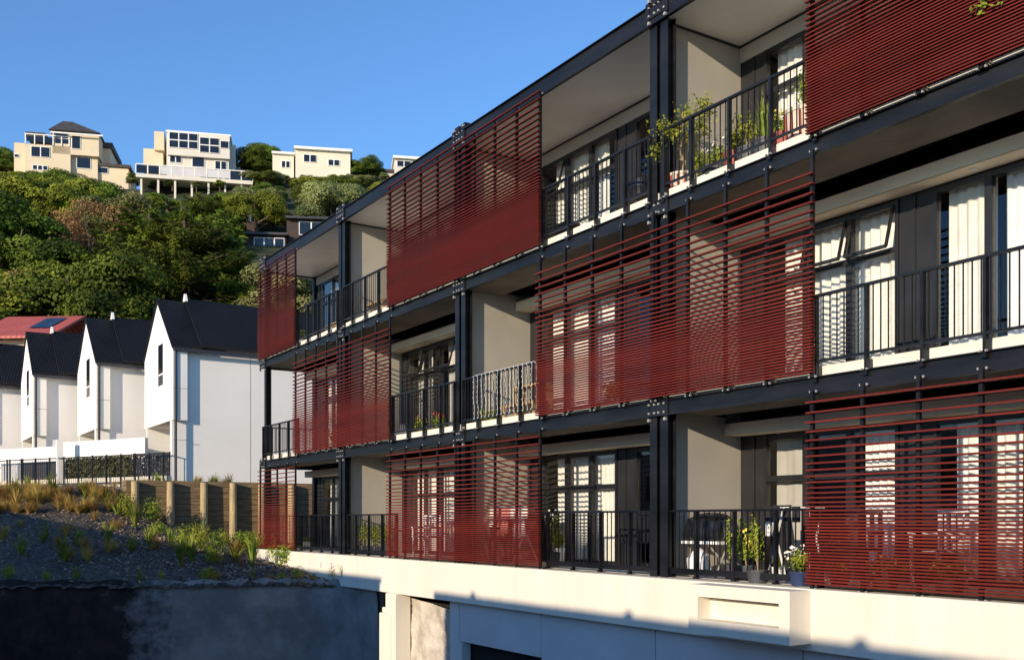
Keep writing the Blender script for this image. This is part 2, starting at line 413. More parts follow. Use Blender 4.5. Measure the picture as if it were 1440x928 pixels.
# kerbs
for k in (1,2):
    g=MB()
    for a,b in H:
        n=4; w_=(b-a)/n
        for q in range(n): g.box(a+q*w_+.035,D+.03,DECK[k]+.005,a+(q+1)*w_-.035,D+.14,DECK[k]+.125)
    g.build('kerb',M['kerb'],apt)
# partition walls at columns
for k in range(3):
    for c in C[1:]:
        MB().box(c-.055,D+.155,DECK[k],c+.055,YB+.0,CEIL[k]+(.1 if k<2 else 0)).build('partition_wall',M['wall'],apt)
        g=MB(); g.box(c+.056,D+.16,(CEIL[k] if k==2 else HEAD[k]+.26)-.035,c+.07,YB-.01,(CEIL[k] if k==2 else HEAD[k]+.26)); 
        if k==2: g.build('wall_trim',M['frame'],apt)
# end wall behind, body
MB().box(XL-.02,YB+.1,DECK[0],XL+.1,D+9,7.2).build('end_wall',M['wall'],apt)
MB().box(XL,D+8.9,STREET,XR,D+9,7.2).build('rear_wall',M['wall'],apt)
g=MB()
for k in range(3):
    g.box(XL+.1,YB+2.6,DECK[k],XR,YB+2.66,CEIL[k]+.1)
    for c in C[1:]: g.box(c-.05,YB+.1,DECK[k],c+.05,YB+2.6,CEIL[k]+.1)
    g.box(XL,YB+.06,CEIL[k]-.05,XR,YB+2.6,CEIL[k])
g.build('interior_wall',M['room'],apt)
# bulkheads
for k in (0,1):
    for i in range(5):
        a=C[i]+(.06 if i else 0)+(0.0); b=C[i+1]-.06
        g=MB(); g.box(a,YB-.34,HEAD[k]+.02,b,YB-.02,HEAD[k]+.19); g.box(a,YB-.345,HEAD[k]+.02,b,YB-.32,HEAD[k]+.05)
        bh=g.build('bulkhead',M['bulk'],apt)
        g=MB()
        for off in (.9,2.35,3.9): g.lathe([(.05,0),(.05,.012),(.03,.012)],(C[i]+off,YB-.17,HEAD[k]+.006),12)
        g.build('downlight',M['trim'],bh)
g=MB()
for i in range(5): g.box(C[i]+(.06 if i else .1),YB-.03,HEAD[2],C[i+1]-.06,YB+.05,6.965)
g.build('header_wall',M['wall'],apt)
g=MB().box(XL,YB-.04,6.966,XR,YB+.04,6.998); g.build('header_trim',M['frame'],apt)
# glazing
FLN=['ground','middle','top']; BAYN=['farthest','third nearest','second nearest','nearest','end']
rc=random.Random(11)
def curtain(x0,x1,z0,z1,label,m='curtain',group='curtains behind the balcony glazing',amp=.03):
    g=MB(); n=max(8,int((x1-x0)/.02)); zz=[z0,(z0+z1)/2,z1]; ph=rc.uniform(0,6); fq=rc.uniform(34,62); amp*=rc.uniform(.6,1.2)
    if m=='curtain' and rc.random()<.35: m='curtain_b'
    if x1-x0>1.5 and rc.random()<.5: x1-=rc.uniform(.1,.5)
    for j,z in enumerate(zz):
        for i in range(n+1):
            x=x0+(x1-x0)*i/n
            g.v.append((x,YB+.16+amp*math.sin(x*fq+ph+.3*j)+.012*math.sin(x*17+ph),z))
    for j in range(2):
        for i in range(n):
            q=j*(n+1)+i; g.f.append((q,q+1,q+n+2,q+n+1))
    o=g.build('curtain',M[m],loc=((x0+x1)/2,YB+.16,z0),smooth=True); tag(o,label,'curtain',group); return o
def window(k,x0,x1,nl,transom,label=None,openers=()):
    z0=DECK[k]+.02; z1=HEAD[k]; zt=z1-.62
    w_=empty_part('window' if transom else 'sliding_door')
    fr=MB(); t=.05
    fr.box(x0,YB-.02,z0,x1,YB+.06,z0+.06); fr.box(x0,YB-.02,z1-.07,x1,YB+.06,z1)
    pw=(x1-x0)/nl
    for i in range(nl+1):
        xx=x0+i*pw; fr.box(xx-t/2-(.02 if 0<i<nl else 0),YB-.03,z0,xx+t/2+(.02 if 0<i<nl else 0),YB+.055,z1)
    if transom: fr.box(x0,YB-.026,zt-.04,x1,YB+.058,zt+.04)
    wo=fr.build(w_,M['frame'],apt)
    gl=MB()
    for i in range(nl):
        if transom and i in openers:
            gl.box(x0+i*pw+.04,YB+.0,z0+.06,x0+(i+1)*pw-.04,YB+.008,zt-.04)
            a=MB(); c0=Vector((0,YB-.03,z1-.07)); c1=Vector((0,YB-.17,zt+.03))
            xa,xb=x0+i*pw+.05,x0+(i+1)*pw-.05
            for xx in (xa,xb): a.bar((xx,c0.y,c0.z),(xx,c1.y,c1.z),.035,.03)
            a.bar((xa,c0.y,c0.z),(xb,c0.y,c0.z),.035,.03); a.bar((xa,c1.y,c1.z),(xb,c1.y,c1.z),.04,.04)
            a.build('awning_sash',M['frame'],wo)
            gl.poly([(xa,c0.y,c0.z),(xb,c0.y,c0.z),(xb,c1.y,c1.z),(xa,c1.y,c1.z)])
        elif transom:
            gl.box(x0+i*pw+.04,YB+.0,z0+.06,x0+(i+1)*pw-.04,YB+.008,zt-.04); gl.box(x0+i*pw+.04,YB+.0,zt+.04,x0+(i+1)*pw-.04,YB+.008,z1-.07)
        else: gl.box(x0+i*pw+.04,YB+.004*(i%2),z0+.06,x0+(i+1)*pw-.04,YB+.012+.004*(i%2),z1-.07)
    gl.build('pane',M['glass'],wo)
    return pw
def empty_part(n): return n
for k in range(3):
    for i in range(5):
        c=C[i]
        g=MB(); 
        x0=c+(.06 if i else .1)
        for q,(pa,pb) in enumerate(((x0,c+.56),(c+2.76,c+3.30),(C[i+1]-.28,C[i+1]-.055))):
            w1=MB().box(pa,YB,DECK[k],pb,YB+.05,HEAD[k]+.03).build('wall_panel',M['dpanel'],apt)
            if q<2:
                xx=(c+.30,c+2.98)[q]; MB().box(xx,YB-.02,DECK[k],xx+.045,YB-.001,HEAD[k]).build('cover_strip',M['dpanel'],w1)
        op={(2,2):(0,),(1,3):(1,2),(1,1):(0,1,2),(0,2):()}.get((k,i),())
        window(k,c+.56,c+2.76,3,True,openers=op)
        window(k,c+3.30,C[i+1]-.28,3,False)
        if i<4:
            z0=DECK[k]+.04; z1=HEAD[k]+.03; fl=FLN[k]; by=BAYN[i]
            if (k,i)==(1,1):
                curtain(c+.62,c+1.35,z0,z1,f'beige blind behind the {fl} floor windows of the {by} bay','blind',amp=.003)
                curtain(c+2.1,c+2.7,z0,z1,f'beige blind behind the right window light on the {fl} floor of the {by} bay','blind',amp=.003)
            elif (k,i)==(0,3):
                curtain(c+.62,c+1.22,z0,z1,'flat beige blind behind the ground floor window beside the covered barbecue','blind',amp=.004)
                curtain(c+2.15,c+2.72,z0,z1,'white curtain behind the ground floor window just left of the dark pier, nearest bay')
            else:
                curtain(c+.62+(.0 if (k+i)%2 else .12),c+2.72,z0,z1,f'white pleated curtain behind the three-light window on the {fl} floor, {by} bay')
            lay={(1,3):[(3.38,3.98),(4.1,4.7),(4.75,5.2)],(2,2):[(3.5,3.75)],(0,2):[(3.5,3.75)],(1,2):[(3.45,4.1)],(0,3):[(3.45,4.3),(4.5,5.3)],(2,3):[(4.2,5.0)]}.get((k,i),[(3.5,4.0)])
            for q,(a,b) in enumerate(lay):
                wh=['left','middle','right'][q]
                curtain(c+a,c+b,z0,z1,f'narrow white curtain at the sliding door{", "+wh+" one," if len(lay)>1 else ""} on the {fl} floor, {by} bay')
# ---- balustrades and screens
OPEN=[[1,2,5,6],[0,3,4,7,8],[1,2,5,6]]
SCR=[[0,3,4,7,8,9],[1,2,5,6,9],[0,3,4,7,8,9]]
def railing(k,h):
    a,b=H[h]
    if h%2==0: a+=.16 if h else .04
    else: b-=.16
    zb=DECK[k]+(.16 if k else .10); zt=RAIL[k]; yr=D-.03 if k else D+.06
    g=MB(); g.box(a,yr-.025,zt-.03,b,yr+.025,zt); g.box(a,yr-.015,zb,b,yr+.015,zb+.03)
    if k==0: g.box(a,yr-.017,zb-.05,b,yr+.017,zb-.001)
    n=int((b-a)/.098)
    for i in range(1,n):
        x=a+(b-a)*i/n; g.box(x-.006,yr-.006,zb+.03,x+.006,yr+.006,zt-.03)
    r=g.build('balustrade',M['steel'],apt)
    A,B=H[h]
    for i in range(5):
        x=A+(B-A)*i/4
        x=min(max(x,a),b)
        p=MB(); p.box(x-.017,yr-.028,DECK[k]-(.05 if k else 0.0),x+.017,yr+.028,zt-.002)
        p.box(x-.03,yr-.045,DECK[k]-.07 if k else DECK[k],x+.03,yr-.02,DECK[k]-.03 if k else DECK[k]+.03)
        p.build('post',M['steel'],r)
        if k:
            b_=MB()
            for s in (-1,1): b_.box(x+s*.035-.009,yr-.06,DECK[k]-.015,x+s*.035+.009,yr-.03,DECK[k]+.005)
            b_.build('bolt',M['bolt'],r)
TOPZ=[1.37,4.02,6.98]; BOTZ=[-.76,1.70,4.49]
def screen(k,h):
    A,B=H[h]; ys=D-.14; z=TOPZ[k]; zb=BOTZ[k]; hh=z-zb; s=MB()
    s0,s1,uu=((.120,.0360,.64),(.118,.0360,.68),(.118,.0345,.68))[k]
    rr=random.Random(k*10+h//1); th=(.0098,.0092,.0068)[k]
    e0=.05 if (h-1) not in SCR[k] else 0; e1=.05 if (h+1) not in SCR[k] else 0
    while z>zb:
        u=(TOPZ[k]-z)/hh
        j0=rr.uniform(-.008,.012) if e0 else 0; j1=rr.uniform(-.008,.012) if e1 else 0
        s.box(A-e0-j0,ys-.028,z-th,B+e1+j1,ys+.022,z+th)
        z-= s0+(s1-s0)*min(1,u/uu)**1.05
    so_=s.build('louvre_screen',M['slat'],apt)
    for i in range(5):
        if i==4 and (h+1) in SCR[k]: continue
        x=A+(B-A)*i/4; zt=BEAM[k][0]+(.05 if k<2 else .0)
        p=MB(); p.box(x-.022,ys+.023,zb-.04,x+.022,ys+.062,zt)
        p.box(x-.05,ys+.062,zt-.04,x+.05,D-.02,zt-.015) if k<2 else None
        p.box(x-.05,ys+.062,zb-.03,x+.05,D-.0,zb-.012)
        p.build('stile',M['steel'],so_)
        b_=MB()
        for q in (-1,1):
            b_.box(x+q*.045-.01,ys+.045,zt-.02,x+q*.045+.01,ys+.062,zt+.004); b_.box(x+q*.045-.01,ys+.03,zb-.04,x+q*.045+.01,ys+.055,zb-.015)
        zz=TOPZ[k]-.06
        b_.build('bolt',M['bolt'],so_)
for k in range(3):
    for h in OPEN[k]: railing(k,h)
    for h in SCR[k]: screen(k,h)
# end railing on the left open side
for k in range(3):
    zb=DECK[k]+.12; zt=RAIL[k]; g=MB()
    g.box(XL-.02,D+.16,zt-.03,XL+.03,YB-.1,zt); g.box(XL-.01,D+.16,zb,XL+.02,YB-.1,zb+.03)
    y=D+.25
    while y<YB-.1: g.box(XL,y-.006,zb,XL+.012,y+.006,zt-.03); y+=.1
    g.build('balustrade',M['steel'],apt)
# ---- base
g=MB(); g.box(XL-.15,D-.20,-1.50,XR,D+.02,-.785); g.box(XL-.15,D+.02,-.84,XR,D+.12,-.79)
g.build('parapet_band',M['band'],apt,bevel=.008)
xg=-16.78
joints=[at_y(765,D),at_y(926,D),-8.2,-5.4,-2.6,.44]
# garage front panels
def panel(x0,x1,z0,z1): MB().box(x0+.008,D-.06,z0,x1-.008,D+.1,z1).build('wall_panel',M['gpanel'],apt,bevel=.006)
xo0,xo1=at_y(650,D),at_y(752,D)
panel(xg,xg+.38,STREET,-1.515); panel(xg+.38,joints[0],-2.24,-1.515)
panel(joints[0],joints[1],STREET,-1.515)
for a,b in zip(joints[1:],joints[2:]): panel(a,b,STREET,-1.515)
MB().box(xg+.40,D-.10,STREET,xg+.55,D+.08,-2.25).build('jamb',M['gpanel'],apt)
MB().box(xg+.38,D+.12,STREET,joints[0],D+.16,-1.52).build('garage_opening',M['black'],apt)  # black sheet painted in for the unlit inside of the garage
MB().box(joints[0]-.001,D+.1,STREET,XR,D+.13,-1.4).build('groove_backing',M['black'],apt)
# rough rendered wing wall and pier
g=MB(); xa,xb=-19.3,xg-.02; n,m=60,40
for i in range(n+1):
    for j in range(m+1):
        x=xa+(xb-xa)*i/n; zt=-1.58-.16*(i/n)**1.5; z=zt+(STREET-zt)*j/m
        g.v.append((x,D+.12+.035*math.sin(x*7+z*5)*math.sin(z*4)+random.uniform(-.012,.012)-(.1 if i<9 else 0),z))
for i in range(n):
    for j in range(m):
        q=i*(m+1)+j; g.f.append((q,q+m+1,q+m+2,q+1))
g.build('wing_wall',M['rough'],apt,smooth=True)
MB().box(xa-.2,D+.5,STREET,xg+.3,D+.55,-1.45).build('wing_backing',M['black'],apt)  # black sheet painted in for the shaded gap under the parapet
g=MB(); g.box(-19.18,D-.26,STREET,-18.72,D+.1,-1.502); g.box(-19.40,D-.30,STREET,-18.88,D+.1,-1.92); g.box(-19.30,D-.28,-1.92,-18.95,D+.05,-1.80)
g.build('pier',M['band'],apt,bevel=.015)
g=MB().box(XL-.1,D+.0,STREET,-20.0,D+.1,-1.45); g.build('foundation_wall',M['conc'],apt)
# vent hood box on the parapet
x0,x1=at_y(980,D-.45),at_y(1143,D-.2)-.03; y0=D-.55; z0,z1=-1.415,-.80
x0=-9.63
g=MB(); fo=.17
ix0,ix1,iz0,iz1=x0+.17,x1-.16,-1.235,-.95
g.box(x0,y0,z0,ix0,D-.2,z1); g.box(ix1,y0,z0,x1,D-.2,z1); g.box(ix0,y0,z0,ix1,D-.2,iz0); g.box(ix0,y0,iz1,ix1,D-.2,z1)
vb=g.build('vent_hood',M['band'],apt)
MB().box(ix0,D-.33,iz0,ix1,D-.21,iz1-.035).build('back_plate',M['band'],vb)
MB().box(ix0,D-.24,iz1-.034,ix1,D-.21,iz1).build('slot',M['black'],vb)

# ================================================================= TOWNHOUSES
def townhouse(xc,y0,w_,label,first=False,zr=8.30,ze=6.32):
    base=1.1; L=12.0; x0,x1=xc-w_/2,xc+w_/2; ov=2.0
    r=empty('townhouse',(xc,y0+L/2,base),label,'house','white gabled townhouses stepping along the terrace')
    zf=3.62; st=.20
    poly=[(x0,zf),(x1,zf),(x1,ze),(xc,zr),(x0,ze)]
    g=MB(); g.prism(poly,'y',y0,y0+.52)
    g.build('gable_wall',M['white'],r)
    g=MB(); g.prism([(x0+st,base),(x1-st,base),(x1-st,ze+.15),(xc,zr+.1),(x0+st,ze+.15)],'y',y0+ov+(0),y0+L)
    g.prism([(x0+st,zf+.002),(x1-st,zf+.002),(x1-st,ze-.1),(xc,zr-.15),(x0+st,ze-.1)],'y',y0+.5,y0+ov)
    # side return under the overhang
    g.box(x1-st-.25,y0+.02,base,x1-st+.0,y0+ov,zf)
    g.build('wall',M['white'],r)
    # roof slabs
    g=MB()
    sl_=(zr-ze)/(w_/2)
    for s in (-1,1):
        a=(xc+s*(w_/2+.10),ze-.10*sl_); 
        for (ya,yb,up) in ((y0-.05,y0+1.0,.05),(y0+1.0,y0+L+.1,.17)):
            g.prism([(xc,zr+up),(a[0],a[1]+up),(a[0],a[1]+up-.12),(xc,zr+up-.14)],'y',ya,yb)
    rf=g.build('roof',M['roof'],r)
    MB().box(x1+.04,y0+.0,ze-.22,x1+.14,y0+L,ze-.12).build('gutter',M['pipe'],r)
    # white fin at ridge
    g=MB().prism([(xc-.18,zr+.05),(xc+.18,zr+.05),(xc,zr+.36)],'y',y0+.96,y0+1.06); g.build('ridge_fin',M['white'],rf)
    # window
    wx=xc+.45*w_/4.3; wz0,wz1=zf+1.35,zf+3.0
    f=MB(); f.box(wx-.42,y0-.015,wz0,wx+.42,y0+.0-.001,wz1)
    wi=f.build('window',M['trim'],r)
    MB().box(wx-.36,y0-.02,wz0+.5,wx+.36,y0-.0155,wz1-.06).box(wx-.36,y0-.02,wz0+.06,wx+.36,y0-.0155,wz0+.44).build('pane',M['pane'],wi)
    MB().box(xc+.5,y0+ov-.03,base,xc+1.5,y0+ov-.002,base+2.2).build('door',M['pane'],r)
    g=MB().tube([(x1+.02,y0+.10,base-.3),(x1+.02,y0+.10,ze-.05)],.05,8); g.build('downpipe',M['pipe'],r)
    g=MB()
    for zz in (2.9,4.75): g.box(x1-.02,y0+.02,zz,x1+.003,y0+.52,zz+.012)
    for yy in (y0+2.9,y0+6.5): g.box(x1-st-.01,yy,base,x1-st+.003,yy+.012,ze)
    g.build('joint_line',M['pipe'],r)
    g=MB(); g.box(x0+st,y0+.02,base,x0+st+.12,y0+ov,zf); g.build('wing_wall',M['white'],r)
    return r
townhouse(-39.25,9.2,4.35,'white gabled townhouse nearest to the apartment block, tallest in view')
townhouse(-44.35,7.55,4.2,'second white gabled townhouse from the apartment block')
townhouse(-49.1,5.9,4.0,'third white gabled townhouse from the apartment block')
townhouse(-53.9,4.2,4.0,'white townhouse cut off by the left edge of the photo')
townhouse(-58.7,2.5,4.0,'white townhouse hidden beyond the left edge, last of the row')
# garden walls + railing fence
pA=Vector((-45.7,4.5,0)); pB=Vector((-37.0,9.02,0)); dv=(pB-pA).normalized(); nv=Vector((-dv.y,dv.x,0))  # nv points away from camera side
def fpos(px,off=0):
    d=dirv(px); # intersect ray with line pA+dv*s + nv*off
    o=pA+nv*off; det=d.x*(-dv.y)+dv.x*d.y
    t=(o.x*(-dv.y)+dv.x*o.y)/det
    return Vector((d.x*t,d.y*t,0))
fen=empty('railing_fence',(pB+pA)/2+Vector((0,0,1.13)),'dark metal railing fence along the top of the planted bank','fence')
g=MB(); e0=fpos(-60); e1=fpos(238)
for z in (2.42,1.42): g.bar((e0.x,e0.y,z),(e1.x,e1.y,z),.04,.04)
L=(e1-e0).length; q=0
while q<L:
    p=e0+(e1-e0)*(q/L); g.bar((p.x,p.y,1.42),(p.x,p.y,2.42),.014); q+=.12
g.build('rail',M['frame'],fen)
for px in list(range(-50,240,20))+[14,32]:
    p=fpos(px); g=MB().bar((p.x,p.y,1.15),(p.x,p.y,2.47),.06); g.build('post',M['frame'],fen)
def wallseg(pa,pb,off,z0,z1,label,name='garden_wall',m='white',th=.15,cat='wall'):
    a=fpos(pa,off); b=fpos(pb,off); g=MB(); g.bar((a.x,a.y,(z0+z1)/2),(b.x,b.y,(z0+z1)/2),th,z1-z0)
    return tag(g.build(name,M[m],loc=((a.x+b.x)/2,(a.y+b.y)/2,z0)),label,cat)
wallseg(-70,83,.9,1.1,2.98,'low white rendered wall left of the white post, behind the railing')
wallseg(85,206,.9,1.1,3.12,'tall white rendered wall right of the white post, behind the railing')
wallseg(-70,238,.22,1.1,1.62,'cream plinth wall at the foot of the dark railing',m='band')
a=fpos(84,.1); tag(MB().box(a.x-.12,a.y-.12,1.0,a.x+.12,a.y+.12,3.14).build('wall_post',M['white'],loc=(a.x,a.y,1.0)),'square white post standing between the two garden walls','post')
wallseg(2,30,.5,1.62,2.36,'pale grey screen panel at the far left behind the railing','screen_panel','gpanel',.04,'screen')
wallseg(32,81,.5,1.62,2.36,'darker grey screen panel behind the railing, left of the white post','screen_panel','pipe',.04,'screen')
# clipped hedge behind fence
g=MB(); P=[];N=[]
for k in range(9000):
    px=random.uniform(92,186); off=random.uniform(.3,.72); z=random.uniform(1.6,2.44)
    p=fpos(px,off); P.append((p.x,p.y,z)); N.append((random.gauss(0,1)-dv.y*0,random.gauss(-.6,1),random.gauss(0,1)))
g.cards(P,N,.06); a=fpos(139,.5); hd=g.build('hedge',M['hedge'],loc=(a.x,a.y,1.1)); tag(hd,'clipped speckled hedge behind the dark railing','hedge')
# leaf pattern screen
g=MB()
def cut(px,off,z0,z1): pass
P=[];N=[]
for k in range(1500):
    px=random.uniform(189,238); p=fpos(px,.35); P.append((p.x,p.y,random.uniform(1.6,2.44))); N.append((nv.x+random.gauss(0,.1),nv.y+random.gauss(0,.1),random.gauss(0,.1)))
g.cards(P,N,.09,.7); a=fpos(213,.35); ls=empty('leaf_screen',(a.x,a.y,1.1),'black garden screen with a leaf pattern beside the nearest townhouse','screen')
g.build('leaf_pattern',M['frame'],ls)
g=MB(); a=fpos(188,.37);b=fpos(239,.37)
for z in (1.6,2.46): g.bar((a.x,a.y,z),(b.x,b.y,z),.04,.05)
for p in (a,b): g.bar((p.x,p.y,1.1),(p.x,p.y,2.5),.05)
g.build('frame',M['frame'],ls)
# timber retaining wall
tw=empty('timber_retaining_wall',(-34,9.5,-.9),'brown board retaining wall with round timber posts below the nearest townhouse','retaining wall')
Y0=6.98; Y1=14.5
g=MB()
z=-1.6
while z<1.2:
    g.box(-34.10,Y0,z,-34.02,Y1,z+.185)
    g.box(-34.75,Y0-.0,z,-34.11,Y0+.07,z+.185); z+=.195
g.build('boards',M['timber'],tw,bevel=.006)
for px in (190,240,287,328,368,410):
    t=-33.88/dirv(px).x; y=dirv(px).y*t
    z0=bank_z(-33.9,y)-.6
    MB().tube([(-33.88,y,z0),(-33.88,y,1.27)],[.135,.12],14).build('post',M['timber_post'],tw,smooth=False)

# ================================================================= HILL HOUSES
class HH:
    def __init__(s,name,px0,y0,f,yaw,label,zdown=5):
        s.s=f/F; s.f=f; s.px0=px0; s.y0=y0; p=at_t(px0,y0,f)
        s.root=empty(name,p,label,'house'); s.root.rotation_euler.z=math.asin(.8433)+yaw
        s.pos=p
    def L(s,px,py,d=0):
        k=(s.f+d)/F
        return (px-720)*k-(s.px0-720)*s.s,(HY-py)*k-s.pos.z
    def add(s,g,name,m,parent=None):
        me=bpy.data.meshes.new(name); me.from_pydata(g.v,[],g.f); me.materials.append(M[m]); o=bpy.data.objects.new(name,me); COL.objects.link(o)
        o.parent=parent or s.root; return o
    def box(s,name,m,pa,pb,ya,yb,d0,d1,parent=None):
        xa,za=s.L(pa,ya,d0); xb,zb=s.L(pb,yb,d0); return s.add(MB().box(xa,d0,za,xb,d1,zb),name,m,parent)
    def win(s,pa,pb,ya,yb,d,nx=2,ny=1,fm='trim'):
        xa,za=s.L(pa,ya,d); xb,zb=s.L(pb,yb,d); g=MB().box(xa,d-.08,zb,xb,d-.002,za); f=s.add(g,'window',fm)
        p=MB(); w_=(xb-xa)/nx; h_=(za-zb)/ny; t=.07
        for i in range(nx):
            for j in range(ny): p.box(xa+i*w_+t,d-.10,zb+j*h_+t,xa+(i+1)*w_-t,d-.081,zb+(j+1)*h_-t)
        s.add(p,'pane','pane',f); return f
h=HH('hill_house',105,250,130,R(12),'cream three storey house with dark hipped roof on the hilltop, leftmost')
h.box('wall','paint_cream',30,46,207,300,1.5,8)
h.box('wall','paint_cream',40,99.5,207,310,0,9)
h.box('wall','paint_cream',99,137,217,300,.6,9)
h.box('upper_wall','paint_cream',76,137,187,218,.0,8.5)
h.box('wall','paint_cream',137,160,205,300,3.0,10)
h.box('annex_wall','paint_cream',136,179,230,300,1.0,8)
xa,za=h.L(72,187); xb,_=h.L(140,187); ax,az=h.L(106,173,4.2)
g=MB(); i=0; g.v=[(xa,-.6,za),(xb,-.6,za),(xb,9,za),(xa,9,za),(ax-.6,4.2,az),(ax+.6,4.2,az)]; g.f=[(0,1,5,4),(1,2,5),(2,3,4,5),(3,0,4),(0,3,2,1)]
rf=h.add(g,'roof','tile'); h.box('gutter','trim',71,140.5,187,189,-.7,-.6)
h.box('roof','tile',137,162,198,206,2.8,10.2); h.box('roof','tile',134,181,227,231,.7,8.2)
h.box('roof','tile',48,74,191,197,3,8)
g=MB(); 
for a in (41,53,65,77,88,98): x,z=h.L(a,193); g.box(x-.06,-.12,z-1.3,x+.06,-.02,z)
x,z=h.L(40,193); x2,_=h.L(99,193); g.box(x,-.14,z-.12,x2,0,z); 
h.add(g,'balcony_rail','trim'); 
for a in ((42,52),(54,64),(66,76),(79,87),(89,97)): 
    h.box('glass_panel','pane',a[0],a[1],196,203,-.08,-.05)
h.win(48,73,210,225,0,2); h.win(77,97,189,197,-.0,1); h.win(101,113,191,210,0,1); h.win(109,128,221,237,.6,1); h.win(50,70,236,243,0,3); h.win(137,152,233,242,1.0,1); h.win(30,37,223,228,1.5,1)
h=HH('hill_house',270,262,128,R(12),'white hilltop house with large glazed top floor and long timber deck')
h.box('wall','paint_white',236,320,187,250,0,9); h.box('wall','paint_cream',210,236,214,248,2,9); h.box('wall','paint_cream',223,236,189,215,1.5,8); h.box('side_wall','paint_white',320,333,200,300,1.5,9); h.box('side_wall','brown',330,342,234,262,1,7)
h.box('roof','trim',234,322,185.5,188,-.4,9.2)
h.box('upper_wall','paint_white',236,320,187,220,-.5,0)
h.win(238,277,188,210,-.5,3,2); h.win(279,306,192,214,-.5,2,2); h.win(307,319,195,206,-.5,1)
h.win(240,256,217,231,0,2); h.win(270,287,220,235,0,1); h.win(301,317,224,238,0,2)
x,z=h.L(187,249,-3.2); x2,_=h.L(345,249,-3.2)
h.add(MB().box(x,-3.2,z-.4,x2,1.5,z+.05),'deck','paint_white')
g=MB(); h_=1.15
for i in range(11):
    xx=x+(x2-x)*i/10; g.box(xx-.05,-3.2,z+.05,xx+.05,-3.1,z+h_)
g.box(x,-3.22,z+h_,x2,-3.08,z+h_+.1); h.add(g,'deck_rail','trim')
g=MB()
for i in range(10):
    if i in (0,1,8,9): continue
    g.box(x+(x2-x)*i/10+.08,-3.16,z+.15,x+(x2-x)*(i+1)/10-.08,-3.13,z+h_-.05)
h.add(g,'deck_panel','gpanel')
g=MB()
for i in (0,1,8,9): g.box(x+(x2-x)*i/10+.08,-3.16,z+.15,x+(x2-x)*(i+1)/10-.08,-3.13,z+h_-.05)
h.add(g,'glass_panel','pane')
for i in range(7):
    xx=x+(x2-x)*(i+.3)/7; h.add(MB().box(xx-.12,-2.9,z-6,xx+.12,-2.7,z-.4),'deck_post','paint_white')
h.add(MB().box(x+1,-.3,z-6,x2-1,-.1,z-.41),'undercroft','black')  # black sheet painted in for the darkness beneath the deck
h=HH('hill_house',440,248,131,R(10),'pale cream two storey hilltop house with white eaves, right of the decked house')
h.box('wall','paint_pale',416,492,209,290,0,8); h.box('wall','paint_pale',387,416,219,290,1.2,8)
h.box('roof','trim',413,494,206.5,210,-.5,8.4); h.box('roof','trim',385,417,216,219,.8,8.2); h.box('side_wall','paint_cream',492,497,230,290,1,7); 
h.win(427,445,218,229,0,2,fm='trim'); h.win(461,477,223,232,0,2); h.win(399,411,229,239,1.2,2)
h=HH('hill_house',563,250,138,R(10),'small pale house on the ridge just above the apartment roof')
h.box('wall','paint_white',555,600,222,290,0,8); h.box('wall','paint_white',541,556,242,290,1,7); h.box('roof','trim',552,602,219,222.5,-.5,8.2); h.box('roof','tile',538,557,239,242.5,.6,7.2); h.win(558,578,226,235,0,2)
h=HH('hill_house',395,362,100,R(6),'dark brown split level house with white windows among the hillside trees')
h.box('wall','brown',345,402,330,420,0,7); h.box('wall','brown',404,480,306,420,.6,8)
h.box('roof','pipe',338,404,327,330,-.6,7.5); h.box('roof','pipe',401,482,303,306,-.1,8.4)
h.win(358,400,335,358,0,3); h.win(421,455,311,330,.6,2); 
h.box('terrace_wall','rock',327,345,337,350,1,3)
ch=h.box('chimney','brown',351,362,313,328,2,3); h.box('chimney_pot','trim',354,358,297,313,2.3,2.7,ch)
h=HH('hill_house',-30,228,135,R(10),'cream house corner at the far left of the ridge'); h.box('wall','paint_cream',-70,3,218,280,0,8); h.box('roof','tile',-74,5,212,218,-.5,8.4)
# red roofed house behind townhouses
rr_=empty('red_roof_house',at_t(40,560,57)+Vector((0,0,-4)),'house with bright red metal roof showing behind the townhouses','house'); rr_.rotation_euler.z=math.asin(.8433)-R(4)
def addl(g,name,m,par):
    me=bpy.data.meshes.new(name); me.from_pydata(g.v,[],g.f); me.materials.append(M[m]); o=bpy.data.objects.new(name,me); COL.objects.link(o); o.parent=par; return o
zb=rr_.location.z; zr_=12.35-zb; 
xs0,xs1=(-50-40)/F*57,(72-40)/F*57
addl(MB().box(xs0+.3,.8,0,xs1-.3,7.4,zr_-2.0),'wall','paint_cream',rr_)
addl(MB().prism([(0,zr_-1.9),(4,zr_),(8,zr_-1.9),(8,zr_-2.05),(4,zr_-.15),(0,zr_-2.05)],'x',xs0,xs1),'roof','rpaint',rr_)
rr_.location.z+=0
sp=empty('solar_panel',(0,0,0))
bpy.data.objects.remove(sp)
def slope_pt(x,u,o=.06): return (x,4*u,zr_-1.9+1.9*u+o)
for (a,b) in ((21,35),(36,51)):
    g=MB(); xa=(a-40)/F*57; xb=(b-40)/F*57
    pts=[slope_pt(xa,.35),slope_pt(xb,.35),slope_pt(xb,.85),slope_pt(xa,.85)]
    g.poly(pts); g.poly([(p[0],p[1],p[2]-.05) for p in pts][::-1])
    addl(g,'solar_panel','solar',rr_)
